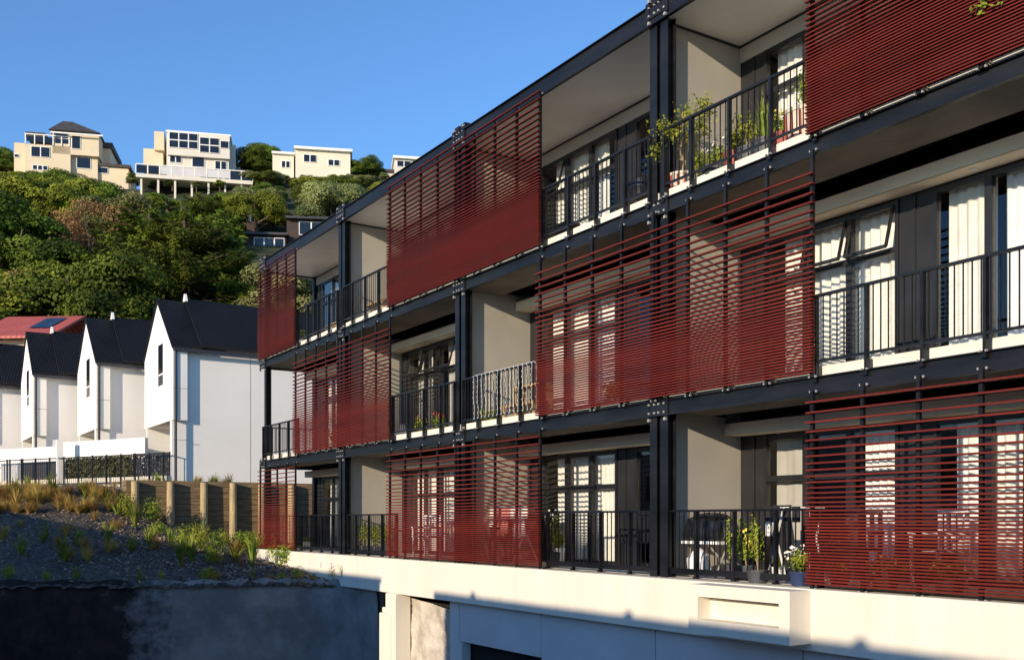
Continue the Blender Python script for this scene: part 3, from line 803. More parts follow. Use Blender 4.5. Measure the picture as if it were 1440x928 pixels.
# boulders on the slope
for (px,py,f,s_) in ((350,414,84,1.1),(357,408,85,1.3),(364,417,84,1.0)):
    g=MB(); g.lathe([(.1,-.5),(.75,-.3),(1,.1),(.8,.5),(.35,.75),(.05,.8)],(0,0,0),9)
    g.v=[(x*random.uniform(.8,1.2)*s_,y*random.uniform(.8,1.2)*s_,z*random.uniform(.8,1.1)*s_) for x,y,z in g.v]
    o=g.build('boulder',M['rock']); o.location=at_t(px,py,f); tag(o,{350:'leftmost',357:'middle and largest',364:'rightmost'}[px]+' of three pale boulders above the nearest townhouse roof','rock','pale boulders on the slope')

# ================================================================= TREES
def crown_pts(n_cl,rx,rz,rnd,sub=(.20,.46),dens=200,bottom=-.5):
    P=[];N=[]
    for _ in range(n_cl):
        while True:
            v=np.array([rnd.gauss(0,1),rnd.gauss(0,1),rnd.gauss(0,1)]); v/=np.linalg.norm(v)
            if v[2]>bottom: break
        rad=rnd.uniform(.55,.95); c=v*rad*np.array([rx,rx,rz])
        r=rnd.uniform(*sub)*rx
        n=int(dens*(r/(.3*rx))**2)
        q=np.random.normal(size=(n,3)); q/=np.linalg.norm(q,axis=1,keepdims=True)
        q[:,2]=np.where(q[:,2]<-.3,-q[:,2],q[:,2])
        rr=r*np.random.uniform(.72,1.08,(n,1)); pts=c+q*rr*np.array([1,1,.8])
        P.append(pts); N.append(q+np.random.normal(scale=.38,size=(n,3)))
    return np.concatenate(P),np.concatenate(N)
def proto_broad(seed,leaf,lab,n_cl=42,rx=1.0,rz=.8,size=.046,dens=560):
    rnd=random.Random(seed); np.random.seed(seed)
    r=empty('broadleaf_tree',(0,0,0)); 
    P,N=crown_pts(n_cl,rx,rz,rnd,dens=dens); P=P+np.array([0,0,1.25])
    g=MB().cards(P,N,size); g.build('crown',leaf,r)
    t=MB().tube([(0,0,-.5),(.03,0,.3),(.0,.05,.9),(.05,0,1.4)],[.10,.08,.06,.03],7)
    for k in range(7):
        a=rnd.uniform(0,6.28); e=(math.cos(a)*.7*rx,math.sin(a)*.7*rx,rnd.uniform(1.1,1.8)); t.tube([(0,0,.45+.08*k),(e[0]*.5,e[1]*.5,(e[2]+.6)/2),e],[.045,.03,.012],5)
    t.build('trunk',M['bark'],r); return r
def proto_conifer(seed):
    rnd=random.Random(seed); np.random.seed(seed); r=empty('conifer_tree',(0,0,0)); P=[];N=[];TT=[]; t=MB()
    t.tube([(0,0,-.4),(0,0,1.2),(.03,0,2.25)],[.10,.07,.02],7)
    for k in range(105):
        h_=rnd.uniform(.25,2.2); a=rnd.uniform(0,6.28); ln=(1.25*(1-(h_/2.5)**1.6)+.12)*rnd.uniform(.7,1.1)
        d=np.array([math.cos(a),math.sin(a),0]); sl_=rnd.uniform(.05,.35)
        n=int(260*ln)+30; u=np.random.uniform(.2,1,n)
        side=np.array([-d[1],d[0],0]); wd=.26*ln*(1.15-u)+.03
        pts=np.array([0,0,h_])+d*(u*ln)[:,None]+side*(np.random.uniform(-1,1,n)*wd)[:,None]; pts[:,2]+=u*u*ln*sl_+np.random.normal(scale=.025,size=n)
        TT.append(np.tile([d[0],d[1],.12],(n,1))+side*np.random.uniform(-.5,.5,(n,1))); P.append(pts); N.append(np.tile([d[0]*.5,d[1]*.5,.8],(n,1))+np.random.normal(scale=.4,size=(n,3)))
        t.tube([(0,0,h_),tuple(np.array([0,0,h_+.25*ln*sl_])+d*ln*.5),tuple(np.array([0,0,h_+ln*sl_])+d*ln*.95)],[.022,.014,.005],4)
    g=MB().cards(np.concatenate(P),np.concatenate(N),.095,.24,T=np.concatenate(TT)); g.build('crown',M['needle'],r); t.build('trunk',M['bark'],r); return r
protos={'A':[proto_broad(1,M['leafA'],''),proto_broad(2,M['leafA'],'',36,1.05,.7)],
        'B':[proto_broad(3,M['leafB'],'',48,.95,.95,.042),proto_broad(4,M['leafB'],'')],
        'C':[proto_broad(5,M['leafC'],'',40,1,.8,.044),proto_broad(15,M['leafC'],'',30,.9,1.0,.044)],
        'R':[proto_broad(6,M['leafR'],'',24,.9,1.0,.04,240)],
        'N':[proto_conifer(7),proto_conifer(8)]}
used=set(); TREES=[]
LAB={'A':('rounded yellow-green tree on the wooded hillside','tree','yellow-green trees on the hillside'),
 'B':('dark green bushy tree on the wooded hillside','tree','dark green trees on the hillside'),
 'C':('grey-green pale leaved tree on the wooded hillside','tree','grey-green trees on the hillside'),
 'R':('thin reddish brown tree between the green ones on the hillside','tree','reddish brown trees on the hillside'),
 'N':('spreading dark conifer with layered branches on the hillside','tree','conifers on the hillside')}
prof=[(-100,225),(0,228),(30,242),(60,237),(100,236),(140,236),(170,248),(182,256),(186,272),(240,271),(300,273),(347,270),(352,236),(385,236),(400,246),(430,247),(470,247),(500,240),(530,245),(560,252),(700,262)]
def limit(px):
    for (a,b),(c,d) in zip(prof,prof[1:]):
        if a<=px<=c: return b+(d-b)*(px-a)/(c-a)
    return 262
rt=random.Random(21)
def tree(kind,px,f,hgt,wd=None,z=None):
    pr=rt.choice(protos[kind])
    key=pr.name
    o=pr if key not in used else copy_tree(pr); used.add(key)
    p=dirv(px)*f; zz=hill_z(f)-.5 if z is None else z
    o.location=(p.x,p.y,zz); sc=hgt/2.42
    wd=wd or rt.uniform(.85,1.25)
    o.scale=(sc*wd,sc*wd,sc); o.rotation_euler=(0,0,rt.uniform(0,6.28))
    tag(o,None,LAB[kind][1],LAB[kind][2]); TREES.append((o,kind,px,f,hgt)); return o
cnt=0
f=67.0
while f<129:
    wpx=6.0/f*F
    px=-110+rt.uniform(0,wpx)
    while px<640:
        pj=px+rt.uniform(-.3,.3)*wpx; fj=f+rt.uniform(-2,2)
        zg=hill_z(fj)-.5; lim=limit(pj)
        if 322<pj<480 and fj<101: lim=max(lim,364)
        if 338<pj<372 and fj<86: lim=max(lim,425)
        half=4.5*F/fj
        for q in (-.8,.8):
            lim=max(lim,min(limit(pj+q*half),lim+22))
        mx=(HY-lim)*fj/F-zg
        hgt=min(rt.uniform(5.0,12.5),mx)
        yy=HY-(zg+hgt*.6)/fj*F
        vis = pj<560 and not (pj>480 and yy>300)
        if 172<pj<352 and fj<98: vis=False
        if hgt>1.6 and vis:
            kind=rt.choices('ABCRN',(3.2,3.6,1.6,.12,.0))[0]
            if 165<pj<365 and fj<104: kind='N' if rt.random()<.85 else 'B'; hgt=min(mx,hgt*1.35)
            if 350<pj: kind=rt.choices('ABC',(2,2,2))[0]
            tree(kind,pj,fj,hgt,rt.uniform(1.0,1.4) if hgt>5 else rt.uniform(1.4,2.0)); cnt+=1
        px+=wpx*rt.uniform(.8,1.15)
    f+=5.8
tree('R',132,88,9.5,1.0)
for px,f,h_ in ((212,79,11.0),(262,76,11.6),(305,80,10.2),(180,90,8.0),(236,94,7.8),(285,96,7.5)): tree('N',px,f,h_,1.15)
tree('B',10,80,11,1.3); tree('B',90,78,9,1.3); tree('A',60,74,9); tree('A',75,70,6.5,1.3)
for q in range(26):
    px=188+q*14+rt.uniform(-5,5); f=rt.uniform(124,129); h_=max(1.2,min(3.2,(HY-limit(px)-3)*f/F-(hill_z(f)-.5))); tree(rt.choice('ABC'),px,f,h_,1.5)
for px,f,h_ in ((358,133,5.5),(370,134,6),(384,134,4.5),(505,134,4),(518,134,4.5),(530,135,3.5),(187,128,1.5),(12,133,4.5),(2,133,5)): tree('B',px,f,h_,1.2)
ORD=['leftmost','second','third','fourth','fifth','sixth','seventh','eighth','ninth','tenth','eleventh','twelfth','thirteenth','fourteenth','fifteenth','sixteenth','seventeenth','eighteenth','nineteenth','twentieth']+[f'{q}th' for q in range(21,90)]
def relabel(items,look,where):
    # items: (object, key, order); look[key[0]] plural, where(key) place phrase
    d={}
    for o,key,q in items: d.setdefault(key,[]).append((q,o))
    for key,l in d.items():
        l.sort(key=lambda a:a[0])
        for j,(q,o) in enumerate(l):
            one,many=look[key[0]]; one=one if ' ' in one else one
            if len(l)==1: o['label']=f'{one} {where(key)}'
            else: o['label']=(f'leftmost of the {many} ' if j==0 else f'{ORD[j]} from left of the {many} ')+where(key)
LOOK={'A':('yellow-green rounded tree','yellow-green trees'),'B':('dark green bushy tree','dark green trees'),'C':('pale grey-green tree','grey-green trees'),'R':('thin reddish brown tree','reddish brown trees'),'N':('spreading layered conifer','layered conifers')}
COLS=[(30,'at far left'),(105,'below the hipped house'),(180,'right of hipped house'),(262,'below decked house left'),(345,'below decked house right'),(440,'below the cream house'),(999,'above the apartment roof')]
def rowof(f,px): 
    return 'low on the slope' if f<78 else 'at lower mid slope' if f<92 else 'at mid slope' if f<104 else 'high on the slope' if f<118 else 'at the hilltop'
relabel([(o,(k,rowof(f,px),next(n for m_,n in COLS if px<m_)),px) for o,k,px,f,h_ in TREES],LOOK,lambda key:key[1]+' '+key[2])
print('trees',cnt)

# ================================================================= BANK PLANTS
def blades(n,hgt,spread,wd,seed,droop=.5):
    rnd=random.Random(seed); g=MB()
    for _ in range(n):
        a=rnd.uniform(0,6.28); h_=hgt*rnd.uniform(.55,1.1); s=spread*rnd.uniform(.2,1); b0=Vector((math.cos(a),math.sin(a),0)); sd_=Vector((-b0.y,b0.x,0))*wd/2
        prev=None; K=4
        for k in range(K+1):
            u=k/K; p=b0*(.03+s*u**1.6)+Vector((0,0,h_*(u-droop*.4*u*u*s/spread))); ww=sd_*(1-u)**.6 if k<K else sd_*.05
            cur=(tuple(p-ww),tuple(p+ww))
            if prev: g.poly([prev[0],prev[1],cur[1],cur[0]])
            prev=cur
    return g
def leafball(n,r,h_,size,seed):
    np.random.seed(seed); q=np.random.normal(size=(n,3)); q/=np.linalg.norm(q,axis=1,keepdims=True); rr=np.random.uniform(.3,1,(n,1))
    P=q*rr*np.array([r,r,h_/2])+np.array([0,0,h_/2]); return MB().cards(P,q+np.random.normal(scale=.5,size=(n,3)),size,.5)
PP=[]
def plantproto(name,g,m):
    o=g.build(name,m); return o
pg=[plantproto('grass_tuft',blades(150,.55,.34,.017,1,.8),M['gold']),plantproto('grass_tuft',blades(150,.48,.42,.016,5,.9),M['gold'])]
pf=[plantproto('flax_plant',blades(34,.75,.32,.045,2,.5),M['flax']),plantproto('flax_plant',blades(28,.65,.42,.05,6,.6),M['flax'])]
ps=[plantproto('low_shrub',leafball(900,.40,.6,.07,3),M['leaf_pot']),plantproto('low_shrub',leafball(700,.33,.75,.06,4),M['leaf_pot'])]
usedp=set(); rp_=random.Random(5); PL=[]
def plant(pr,x,y,sc,label,group,cat,dz=-.03):
    p=rp_.choice(pr)
    o=p if p.name not in usedp else p.copy()
    if p.name in usedp: COL.objects.link(o)
    usedp.add(p.name)
    o.location=(x,y,bank_z(x,y)+dz); o.scale=(sc,sc,sc*rp_.uniform(.85,1.15)); o.rotation_euler=(rp_.uniform(-.1,.1),rp_.uniform(-.1,.1),rp_.uniform(0,6.28)); tag(o,label,cat,group)
    r_=RT.x*x+RT.y*y; fw_=fwd(x,y); PL.append((o,p.name.split('.')[0],720+F*r_/fw_,HY-F*bank_z(x,y)/fw_))
def bank_at(px,py):
    d=dirv(px); best=None
    for t in np.arange(22,40,.15):
        x,y=d.x*t,d.y*t; e=abs((HY-py)/F*t-bank_z(x,y))
        if best is None or e<best[0]: best=(e,x,y)
    return best[1],best[2]
spots_g=[(rp_.uniform(-10,165),rp_.uniform(692,722)) for _ in range(62)]+[(rp_.uniform(0,330),rp_.uniform(722,790)) for _ in range(22)]
for px,py in spots_g:
    x,y=bank_at(px,py); up=py<715
    plant(pg,x,y,rp_.uniform(.8,1.5)*(1 if up else .7),'golden ornamental grass tuft on the sunlit top of the bank' if up else 'dull golden grass tuft on the lower slope of the planted bank','golden grass tufts on the bank','grass tuft')
for px,py in [(40,690),(20,700),(75,700),(150,712),(165,724),(120,700),(270,790),(300,783),(255,795),(330,790),(355,795),(240,770),(210,770),(185,775),(150,765),(110,770),(60,760),(90,790),(30,780),(190,742),(280,770)]:
    x,y=bank_at(px,py); plant(pf,x,y,rp_.uniform(.8,1.25),'green strappy flax plant growing on the planted bank','flax plants on the bank','plant')
for px,py in [(222,752),(262,772),(285,776),(310,778),(340,778),(365,782),(385,786),(395,790),(212,735),(355,772),(375,775),(300,792),(405,795),(182,730)]:
    x,y=bank_at(px,py); plant(ps,x,y,rp_.uniform(.7,1.2),'bright green low shrub near the foot of the timber wall','low shrubs by the timber wall','shrub')
def pkey(n,px,py):
    row='on the bank top' if py<706 else 'below the bank top' if py<722 else 'in the upper shade' if py<745 else 'in the middle shade' if py<772 else 'at the bank bottom'
    col='at far left' if px<50 else 'below the fence' if px<110 else 'below the hedge' if px<180 else 'by first timber posts' if px<262 else 'by last timber posts' if px<345 else 'by the building corner'
    return (n,row,col)
relabel([(o,pkey(n,px,py),px) for o,n,px,py in PL],{'grass_tuft':('golden grass tuft','golden tufts'),'flax_plant':('strappy green flax','strappy flaxes'),'low_shrub':('bright low shrub','bright low shrubs')},lambda k:k[1]+' '+k[2])
for q in range(18):
    u=.10+.8*q/18+rp_.uniform(-.015,.015); a=along(EDGE,u); n0=len(PL)
    plant(rp_.choice((pf,pg,ps)),a[0]-.25-rp_.uniform(0,.4),a[1]+rp_.uniform(-.1,.1),rp_.uniform(.35,.65),None,'plants along the rim above the concrete wall','plant')
rim=PL[-18:]
relabel([(o,(0,),px) for o,n,px,py in rim],{0:('rim plant','small rim plants')},lambda k:'along the shaded edge above the concrete wall')
TOPP=[]
# tufts on the terrace above the timber wall
for px,pr,nm in ((196,pg,0),(205,pg,0),(222,pf,1),(214,pg,0),(232,pf,1),(246,pg,0),(272,pf,1),(279,pg,0),(297,pf,1),(303,pf,1),(318,pg,0),(322,pf,1),(343,pg,0)):
    d=dirv(px); t=-34.6/d.x; x,y=d.x*t,d.y*t
    p=rp_.choice(pr); o=p.copy(); COL.objects.link(o); s_=rp_.uniform(.5,1.0); o.location=(x,y,1.1); o.scale=(s_,s_,s_); o.rotation_euler=(0,0,rp_.uniform(0,6))
    tag(o,None,'plant','plants above the timber wall'); TOPP.append((o,(nm,),px))
relabel(TOPP,{0:('small golden grass tuft','small golden tufts'),1:('small green flax','small green flaxes')},lambda k:'above the timber retaining wall')

# ================================================================= BALCONY THINGS
def dp(px,d,k):
    Y=D+d; return Vector((at_y(px,Y),Y,DECK[k]+.001))
def pot(root,r,h_,m,taper=.78,z=0):
    g=MB().lathe([(r*taper,0),(r*.95,h_*.9),(r,h_*.9),(r,h_),(r*.88,h_),(r*.85,h_*.9)],(0,0,z),18); o=addl(g,'pot',m,root)
    for p in o.data.polygons: p.use_smooth=False
    return o
def potplant(px,d,k,label,r=.15,h_=.24,pm='grey_pot',kind='bush',ph=.5,pr=.2,leaf='leaf_pot',flower=None,seed=0,stripes=False,name='potted_plant',group=None):
    root=empty(name,dp(px,d,k),label,'plant',group); root.location.z+=.0
    if k==2 and px>900:
        r*=1.22; h_*=1.3; ph*=1.08; pr*=1.15; root.location=dp(px,d*.8,k)
    po=pot(root,r,h_,pm)
    if stripes:
        g=MB()
        for j in range(12):
            a=2*math.pi*j/12; g.bar((math.cos(a)*r*.80,math.sin(a)*r*.80,.01),(math.cos(a)*r*.965,math.sin(a)*r*.965,h_*.88),.03,.01)
        addl(g,'stripes','terra',po)
    addl(MB().lathe([(r*.84,h_*.85),(r*.5,h_*.88)],(0,0,0),14),'soil','mulch',root)
    rnd=random.Random(seed); np.random.seed(seed+50)
    if kind=='bush': g=leafball(int(420*pr/.2),pr,ph,.055,seed); g.v=[(x,y,z+h_*.9) for x,y,z in g.v]; addl(g,'foliage',leaf,root)
    elif kind=='stem':
        g=MB();P=[];N=[]
        for j in range(7):
            a=rnd.uniform(0,6.28); e=Vector((math.cos(a)*pr*rnd.uniform(.2,1),math.sin(a)*pr*rnd.uniform(.2,1),h_+ph*rnd.uniform(.6,1))); g.tube([(0,0,h_*.85),(e.x*.4,e.y*.4,h_+ph*.4),e],[.008,.006,.003],5)
            for q in range(44):
                u=rnd.uniform(.3,1.05); P.append((e.x*u+rnd.gauss(0,.03),e.y*u+rnd.gauss(0,.03),h_+(e.z-h_)*u+rnd.gauss(0,.02))); N.append((rnd.gauss(0,1),rnd.gauss(-.5,1),rnd.gauss(.5,1)))
        addl(g,'stem','stem',root); addl(MB().cards(P,N,.06,.55),'foliage',leaf,root)
    elif kind=='tree':
        g=MB(); g.tube([(0,0,h_*.8),(.04,.02,h_+.18),(-.05,0,h_+.36),(.0,.03,h_+.52),(.02,0,h_+ph*.8)],[.03,.026,.024,.018,.008],8)
        P=[];N=[]
        for j in range(11):
            a=rnd.uniform(0,6.28); z0=h_+ph*rnd.uniform(.25,.75); e=Vector((math.cos(a)*pr*rnd.uniform(.5,1),math.sin(a)*pr*.7,z0+ph*rnd.uniform(.05,.3))); g.tube([(0,0,z0-.08),(e.x*.5,e.y*.5,(z0+e.z)/2),e],[.012,.008,.004],5)
            for q in range(140): P.append(tuple(e+Vector((rnd.gauss(0,.07),rnd.gauss(0,.07),rnd.gauss(0,.07))))); N.append((rnd.gauss(0,1),rnd.gauss(-.5,1),rnd.gauss(.6,1)))
        addl(g,'stem','stem',root); addl(MB().cards(P,N,.05,.55),'foliage',leaf,root)
    elif kind=='grass':
        g=blades(60,ph,pr,.018,seed,.5); g.v=[(x,y,z+h_*.9) for x,y,z in g.v]; addl(g,'foliage',leaf,root)
    if flower:
        P=[(rnd.gauss(0,pr*.5),rnd.gauss(-.03,pr*.4),h_+ph*rnd.uniform(.5,1.05)) for _ in range(26)]
        addl(MB().cards(P,[(rnd.gauss(0,.4),-1,.4) for _ in P],.045),'flowers',flower,root)
    return root
# top floor, nearest bay
potplant(959,.32,2,'small citrus tree with twisted trunk in a striped pot beside the steel column',.17,.27,'cream_pot','tree',1.02,.36,seed=1,stripes=True,name='potted_tree')
potplant(982,.34,2,'low leafy plant in a dark pot beside the citrus tree',.11,.17,'grey_pot','stem',.40,.16,seed=2)
potplant(1011,.30,2,'pale flowering plant in a wide grey pot on the top balcony',.20,.17,'grey_pot','bush',.30,.18,flower='whif',seed=3)
potplant(1034,.32,2,'red pot with a short plant on the top balcony, left of the grey pots',.13,.26,'terra','stem',.32,.13,seed=4)
potplant(1053,.32,2,'leafy plant in the left one of two square grey pots on the top balcony',.14,.25,'grey_pot','stem',.40,.18,seed=5)
potplant(1076,.32,2,'tall grassy plant in the right one of two grey pots, top balcony',.15,.26,'grey_pot','grass',.62,.18,leaf='flax',seed=6)
potplant(1102,.30,2,'bushy plant in a red pot beside the big cream pot on the top balcony',.13,.24,'terra','bush',.28,.15,seed=7,flower='yelf')
potplant(1130,.30,2,'leafy jade plant in a large cream striped pot next to the louvre screen',.19,.38,'cream_pot','stem',.48,.20,seed=8,flower=None,stripes=True)
# bench / seats
def bench(px,d,k,L,label,hgt=.45,back=False,name='wooden_bench'):
    r=empty(name,dp(px,d,k),label,'bench'); addl(MB().box(-L/2,-.17,hgt-.04,L/2,-.06,hgt).box(-L/2,-.05,hgt-.04,L/2,.06,hgt).box(-L/2,.07,hgt-.04,L/2,.17,hgt),'seat','wood',r)
    for sx in (-1,1):
        for sy in (-1,1): addl(MB().box(sx*(L/2-.06)-.025,sy*.13-.025,0,sx*(L/2-.06)+.025,sy*.13+.025,hgt-.041),'leg','wood',r)
    if back: addl(MB().box(-L/2,.15,hgt+.2,L/2,.18,hgt+.3).box(-L/2,.14,hgt,-L/2+.05,.18,hgt+.3).box(L/2-.05,.14,hgt,L/2,.18,hgt+.3),'backrest','wood',r)
    return r
bench(527,.75,2,1.5,'plain wooden bench on the top balcony against the light wall, third bay',.62)
bench(462,.8,2,1.1,'wooden bench with backrest on the top balcony in the farthest bay',.42,True)
potplant(425,.35,2,'white pot at the end of the farthest top balcony',.13,.30,'plast','stem',.25,.12,seed=9)
bench(738,.6,1,1.1,'wooden bench on the middle balcony beside the string lights',.42)
r=empty('wooden_shelf',dp(750,.95,1),'two-tier wooden plant shelf on the middle balcony behind the string lights','shelf')
for z in (.40,.78): addl(MB().box(-.45,-.14,z,.45,.14,z+.03),'shelf','wood',r)
for sx in (-1,1): addl(MB().box(sx*.42-.02,-.13,0,sx*.42+.02,.13,.78),'side_frame','wood',r)
potplant(684,.45,1,'low leafy plant at the left on the middle balcony with string lights',.11,.15,'grey_pot','stem',.28,.14,seed=10)
potplant(700,.5,1,'second low leafy plant on the middle balcony with string lights',.11,.15,'terra','stem',.24,.14,seed=11)
# string lights (unlit) hung on the middle balustrade
r=empty('string_lights',(H[4][0]+1.6,D-.03,RAIL[1]),'curtain of small white string lights hanging on the middle balustrade, second bay','string lights')
g=MB(); w2=MB(); x=-.95; rl=random.Random(4)
while x<1.1:
    xo=x; pts=[]
    for j in range(9):
        z=-.02-j*.095; dx=rl.uniform(-.02,.02); pts.append((xo+dx,-.05,z)); g.lathe([(.003,-.009),(.0095,-.003),(.0095,.005),(.003,.009)],(xo+dx,-.058,z),6)
    g.tube(pts,.0025,4); addl(g,'light_strand','plast',r); g=MB(); x+=.135
w2.tube([(-.95,-.05,-.0),(1.1,-.05,-.0)],.004,4)
addl(w2,'wire','plast',r)
# middle balcony bay 1->2 half 3
potplant(590,.7,1,'plant with red flowers in a pot on the middle balcony below the open windows',.13,.22,'terra','bush',.40,.18,flower='redf',seed=12)
potplant(618,.6,1,'plant with red and white flowers on the middle balcony near the column',.13,.20,'grey_pot','bush',.36,.18,flower='redf',seed=13)
r=empty('rubbish_bag',dp(566,.6,1),'bulging grey plastic bag at the left end of the middle balcony with red flowers','bag')
g=MB().lathe([(.12,0),(.2,.08),(.21,.2),(.15,.32),(.05,.38),(.07,.44),(.02,.45)],(0,0,0),12); g.v=[(x*random.uniform(.9,1.12),y*random.uniform(.9,1.12),z) for x,y,z in g.v]; addl(g,'bag_body','gpanel',r)
r=empty('stand_mirror',dp(592,1.2,1),'round gold rimmed disc on a thin stand on the middle balcony','ornament')
g=MB()
for j in range(24):
    a=2*math.pi*j/24;b=2*math.pi*(j+1)/24; g.bar((math.cos(a)*.12,0,1.15+math.sin(a)*.12),(math.cos(b)*.12,0,1.15+math.sin(b)*.12),.025)
addl(g,'rim','wood',r); addl(MB().tube([(0,0,.02),(0,0,1.03)],.012,8).lathe([(.14,0),(.14,.02)],(0,0,0),16),'stand','frame',r)
# behind middle screens
potplant(497,.8,1,'tall leafy plant with white flowers behind the middle louvre screen, farthest pair',.16,.35,'cream_pot','stem',.85,.35,seed=14,flower='whif')
potplant(470,.9,1,'smaller potted shrub behind the middle louvre screen near the far end',.14,.25,'terra','stem',.55,.2,seed=15)
potplant(862,.9,1,'potted shrub behind the middle louvre screen left of the near column',.15,.3,'cream_pot','bush',.35,.2,seed=16)
# top balcony half 5
def bbq(px,d,k,label):
    r=empty('outdoor_unit',dp(px,d,k),label,'appliance'); addl(MB().box(-.38,-.15,.05,.38,.15,.62),'casing','frame',r)
    g=MB()
    for j in range(9): g.box(-.33,-.17,.10+.055*j,.10,-.151,.125+.055*j)
    addl(g,'grille','pipe',r); addl(MB().box(-.33,-.12,0,-.25,.12,.05).box(.25,-.12,0,.33,.12,.05),'feet','pipe',r)
bbq(788,.8,2,'black slatted outdoor unit low down on the top balcony behind the railing')
r=empty('round_barbecue',dp(905,.9,2),'black domed barbecue at the right end of the top balcony beside the column','barbecue')
addl(MB().lathe([(.05,.5),(.22,.58),(.26,.7),(.24,.82),(.12,.92),(.02,.94)],(0,0,0),16),'bowl','cover',r)
for a in (0,2.1,4.2): addl(MB().tube([(math.cos(a)*.1,math.sin(a)*.1,.55),(math.cos(a)*.26,math.sin(a)*.26,0)],.014,6),'leg','frame',r)
# ground floor
for j,px in enumerate((503,512,521,530,539,547)):
    potplant(px,.42,0,('leftmost','second from left','third from left','fourth from left','fifth from left','rightmost')[j]+' of the slim upright shrubs behind the ground floor railing',.12,.2,'grey_pot','bush',.62,.15,seed=20+j,group='upright shrubs on the ground floor balcony')
potplant(431,.5,0,'low plant in a pale pot on the far ground floor balcony',.14,.22,'plast','bush',.14,.12,seed=30)
potplant(778,.45,0,'tall stemmed plant with pale flower at the left end of the second bay ground balcony',.13,.25,'grey_pot','stem',.72,.16,seed=31,flower='whif')
potplant(786,.9,0,'tiny plant in a white pot beside the tall stemmed plant',.11,.30,'plast','stem',.25,.1,seed=32)
def chair(px,d,k,label,m='frame',rz=0,group=None):
    r=empty('garden_chair',dp(px,d,k),label,'chair',group,rz)
    addl(MB().box(-.23,-.23,.42,.23,.23,.45),'seat',m,r); g=MB()
    for q in range(5): g.box(-.22+q*.1,.2,.45,-.17+q*.1,.225,.88)
    g.box(-.23,.2,.86,.23,.23,.92); addl(g,'backrest',m,r)
    for sx in (-1,1):
        for sy in (-1,1): addl(MB().box(sx*.2-.018,sy*.2-.018,0,sx*.2+.018,sy*.2+.018,.419),'leg',m,r)
        addl(MB().box(sx*.23-.02,-.22,.62,sx*.23+.02,.22,.65).box(sx*.23-.015,-.2,.45,sx*.23+.015,-.17,.62),'armrest',m,r)
chair(897,1.0,0,'dark garden chair on the ground floor balcony near the dark pier')
chair(600,.9,0,'pale garden chair behind the far pair of ground floor screens','cloth',.4)
chair(700,.7,0,'dark garden chair below the washing behind the far ground floor screens','frame',-.3)
chair(1205,.75,0,'dark garden chair behind the right ground floor screen, left of the yellow flowers','frame',.3)
chair(1320,.9,0,'pale garden chair behind the right ground floor screen','cloth',-.2)
for j,(px,lab) in enumerate(((1245,'yellow flowering plant behind the right ground floor screen, left one of two'),(1335,'yellow flowering plant behind the right ground floor screen, right one of two'))):
    potplant(px,.35,0,lab,.16,.16,'grey_pot','bush',.22,.28,seed=40+j,flower='yelf')
potplant(1180,.4,0,'red pot with a small plant right behind the ground floor screen edge',.12,.18,'terra','bush',.12,.12,seed=44)
# clothes airer w/ washing
def airer(px,d,k,label,clothes,W=1.1,Hh=1.0,rz=0):
    r=empty('clothes_airer',dp(px,d,k),label,'clothes airer',None,rz); g=MB()
    for sx in (-1,1):
        g.bar((sx*W/2,-.28,0),(sx*W/2,.2,Hh),.02); g.bar((sx*W/2,.28,0),(sx*W/2,-.2,Hh),.02)
    for y in (-.2,-.1,0,.1,.2): g.bar((-W/2,y,Hh),(W/2,y,Hh),.012)
    g.bar((-W/2,-.28,.02),(W/2,-.28,.02),.016); g.bar((-W/2,.28,.02),(W/2,.28,.02),.016)
    addl(g,'airer_frame','plast',r); p=r.location
    return r
def garment(px,d,k,zt,w_,h_,m,label):
    p=dp(px,d,k)+Vector((0,0,zt)); g=MB(); n=14; kk=6
    for j in range(kk+1):
        for i in range(n+1):
            x=-w_/2+w_*i/n; g.v.append((x*(1-.1*math.sin(j)),.025*math.sin(i*1.3+j*.4),-h_*j/kk*(1+.06*math.sin(i*.9))))
    for j in range(kk):
        for i in range(n): q=j*(n+1)+i; g.f.append((q,q+1,q+n+2,q+n+1))
    # shoulders
    if h_>.4: g.box(-w_/2-.12,-.01,-.22,-w_/2,.012,-.02).box(w_/2,-.01,-.22,w_/2+.12,.012,-.02)
    o=g.build('hanging_garment',M[m]); o.location=p; tag(o,label,'clothing')
    o.modifiers.new('s','SOLIDIFY').thickness=.006
airer(712,.8,0,'folding clothes airer full of washing behind the far ground floor screens',None,1.3,1.02)
garment(690,.62,0,1.02,.30,.35,'cloth','white towel on the airer behind the far ground floor screens')
garment(706,.62,0,1.02,.34,.5,'pink','pale pink top hanging on the airer behind the far ground floor screens')
garment(730,.62,0,1.03,.32,.55,'cloth','white shirt hanging on the right end of the airer')
garment(746,.66,0,1.03,.26,.4,'fabric','black top hanging on the airer near the screen edge')
# covered barbecue on white table, ground floor nearest bay
r=empty('folding_table',dp(985,.55,0),'white trestle table under the covered barbecue','table')
addl(MB().box(-.62,-.25,.46,.62,.25,.50),'tabletop','plast',r)
for sx in (-1,1): addl(MB().bar((sx*.5,-.2,0),(sx*.35,.2,.46),.025).bar((sx*.5,.2,0),(sx*.35,-.2,.46),.025),'leg','bolt',r)
r=empty('covered_barbecue',dp(1000,.55,0)+Vector((0,0,.502)),'bulky barbecue under a wrinkled black cover on the white table','barbecue')
g=MB(); n=22; rows=[(.46,0),(.50,.06),(.49,.16),(.40,.28),(.24,.36),(.05,.38)]
for q,(rr2,z) in enumerate(rows):
    for j in range(n):
        a=2*math.pi*j/n; wv=1+.06*math.sin(a*7+q)+.04*math.sin(a*13); g.v.append((rr2*math.cos(a)*wv,rr2*.52*math.sin(a)*wv,z+.015*math.sin(a*5+q)))
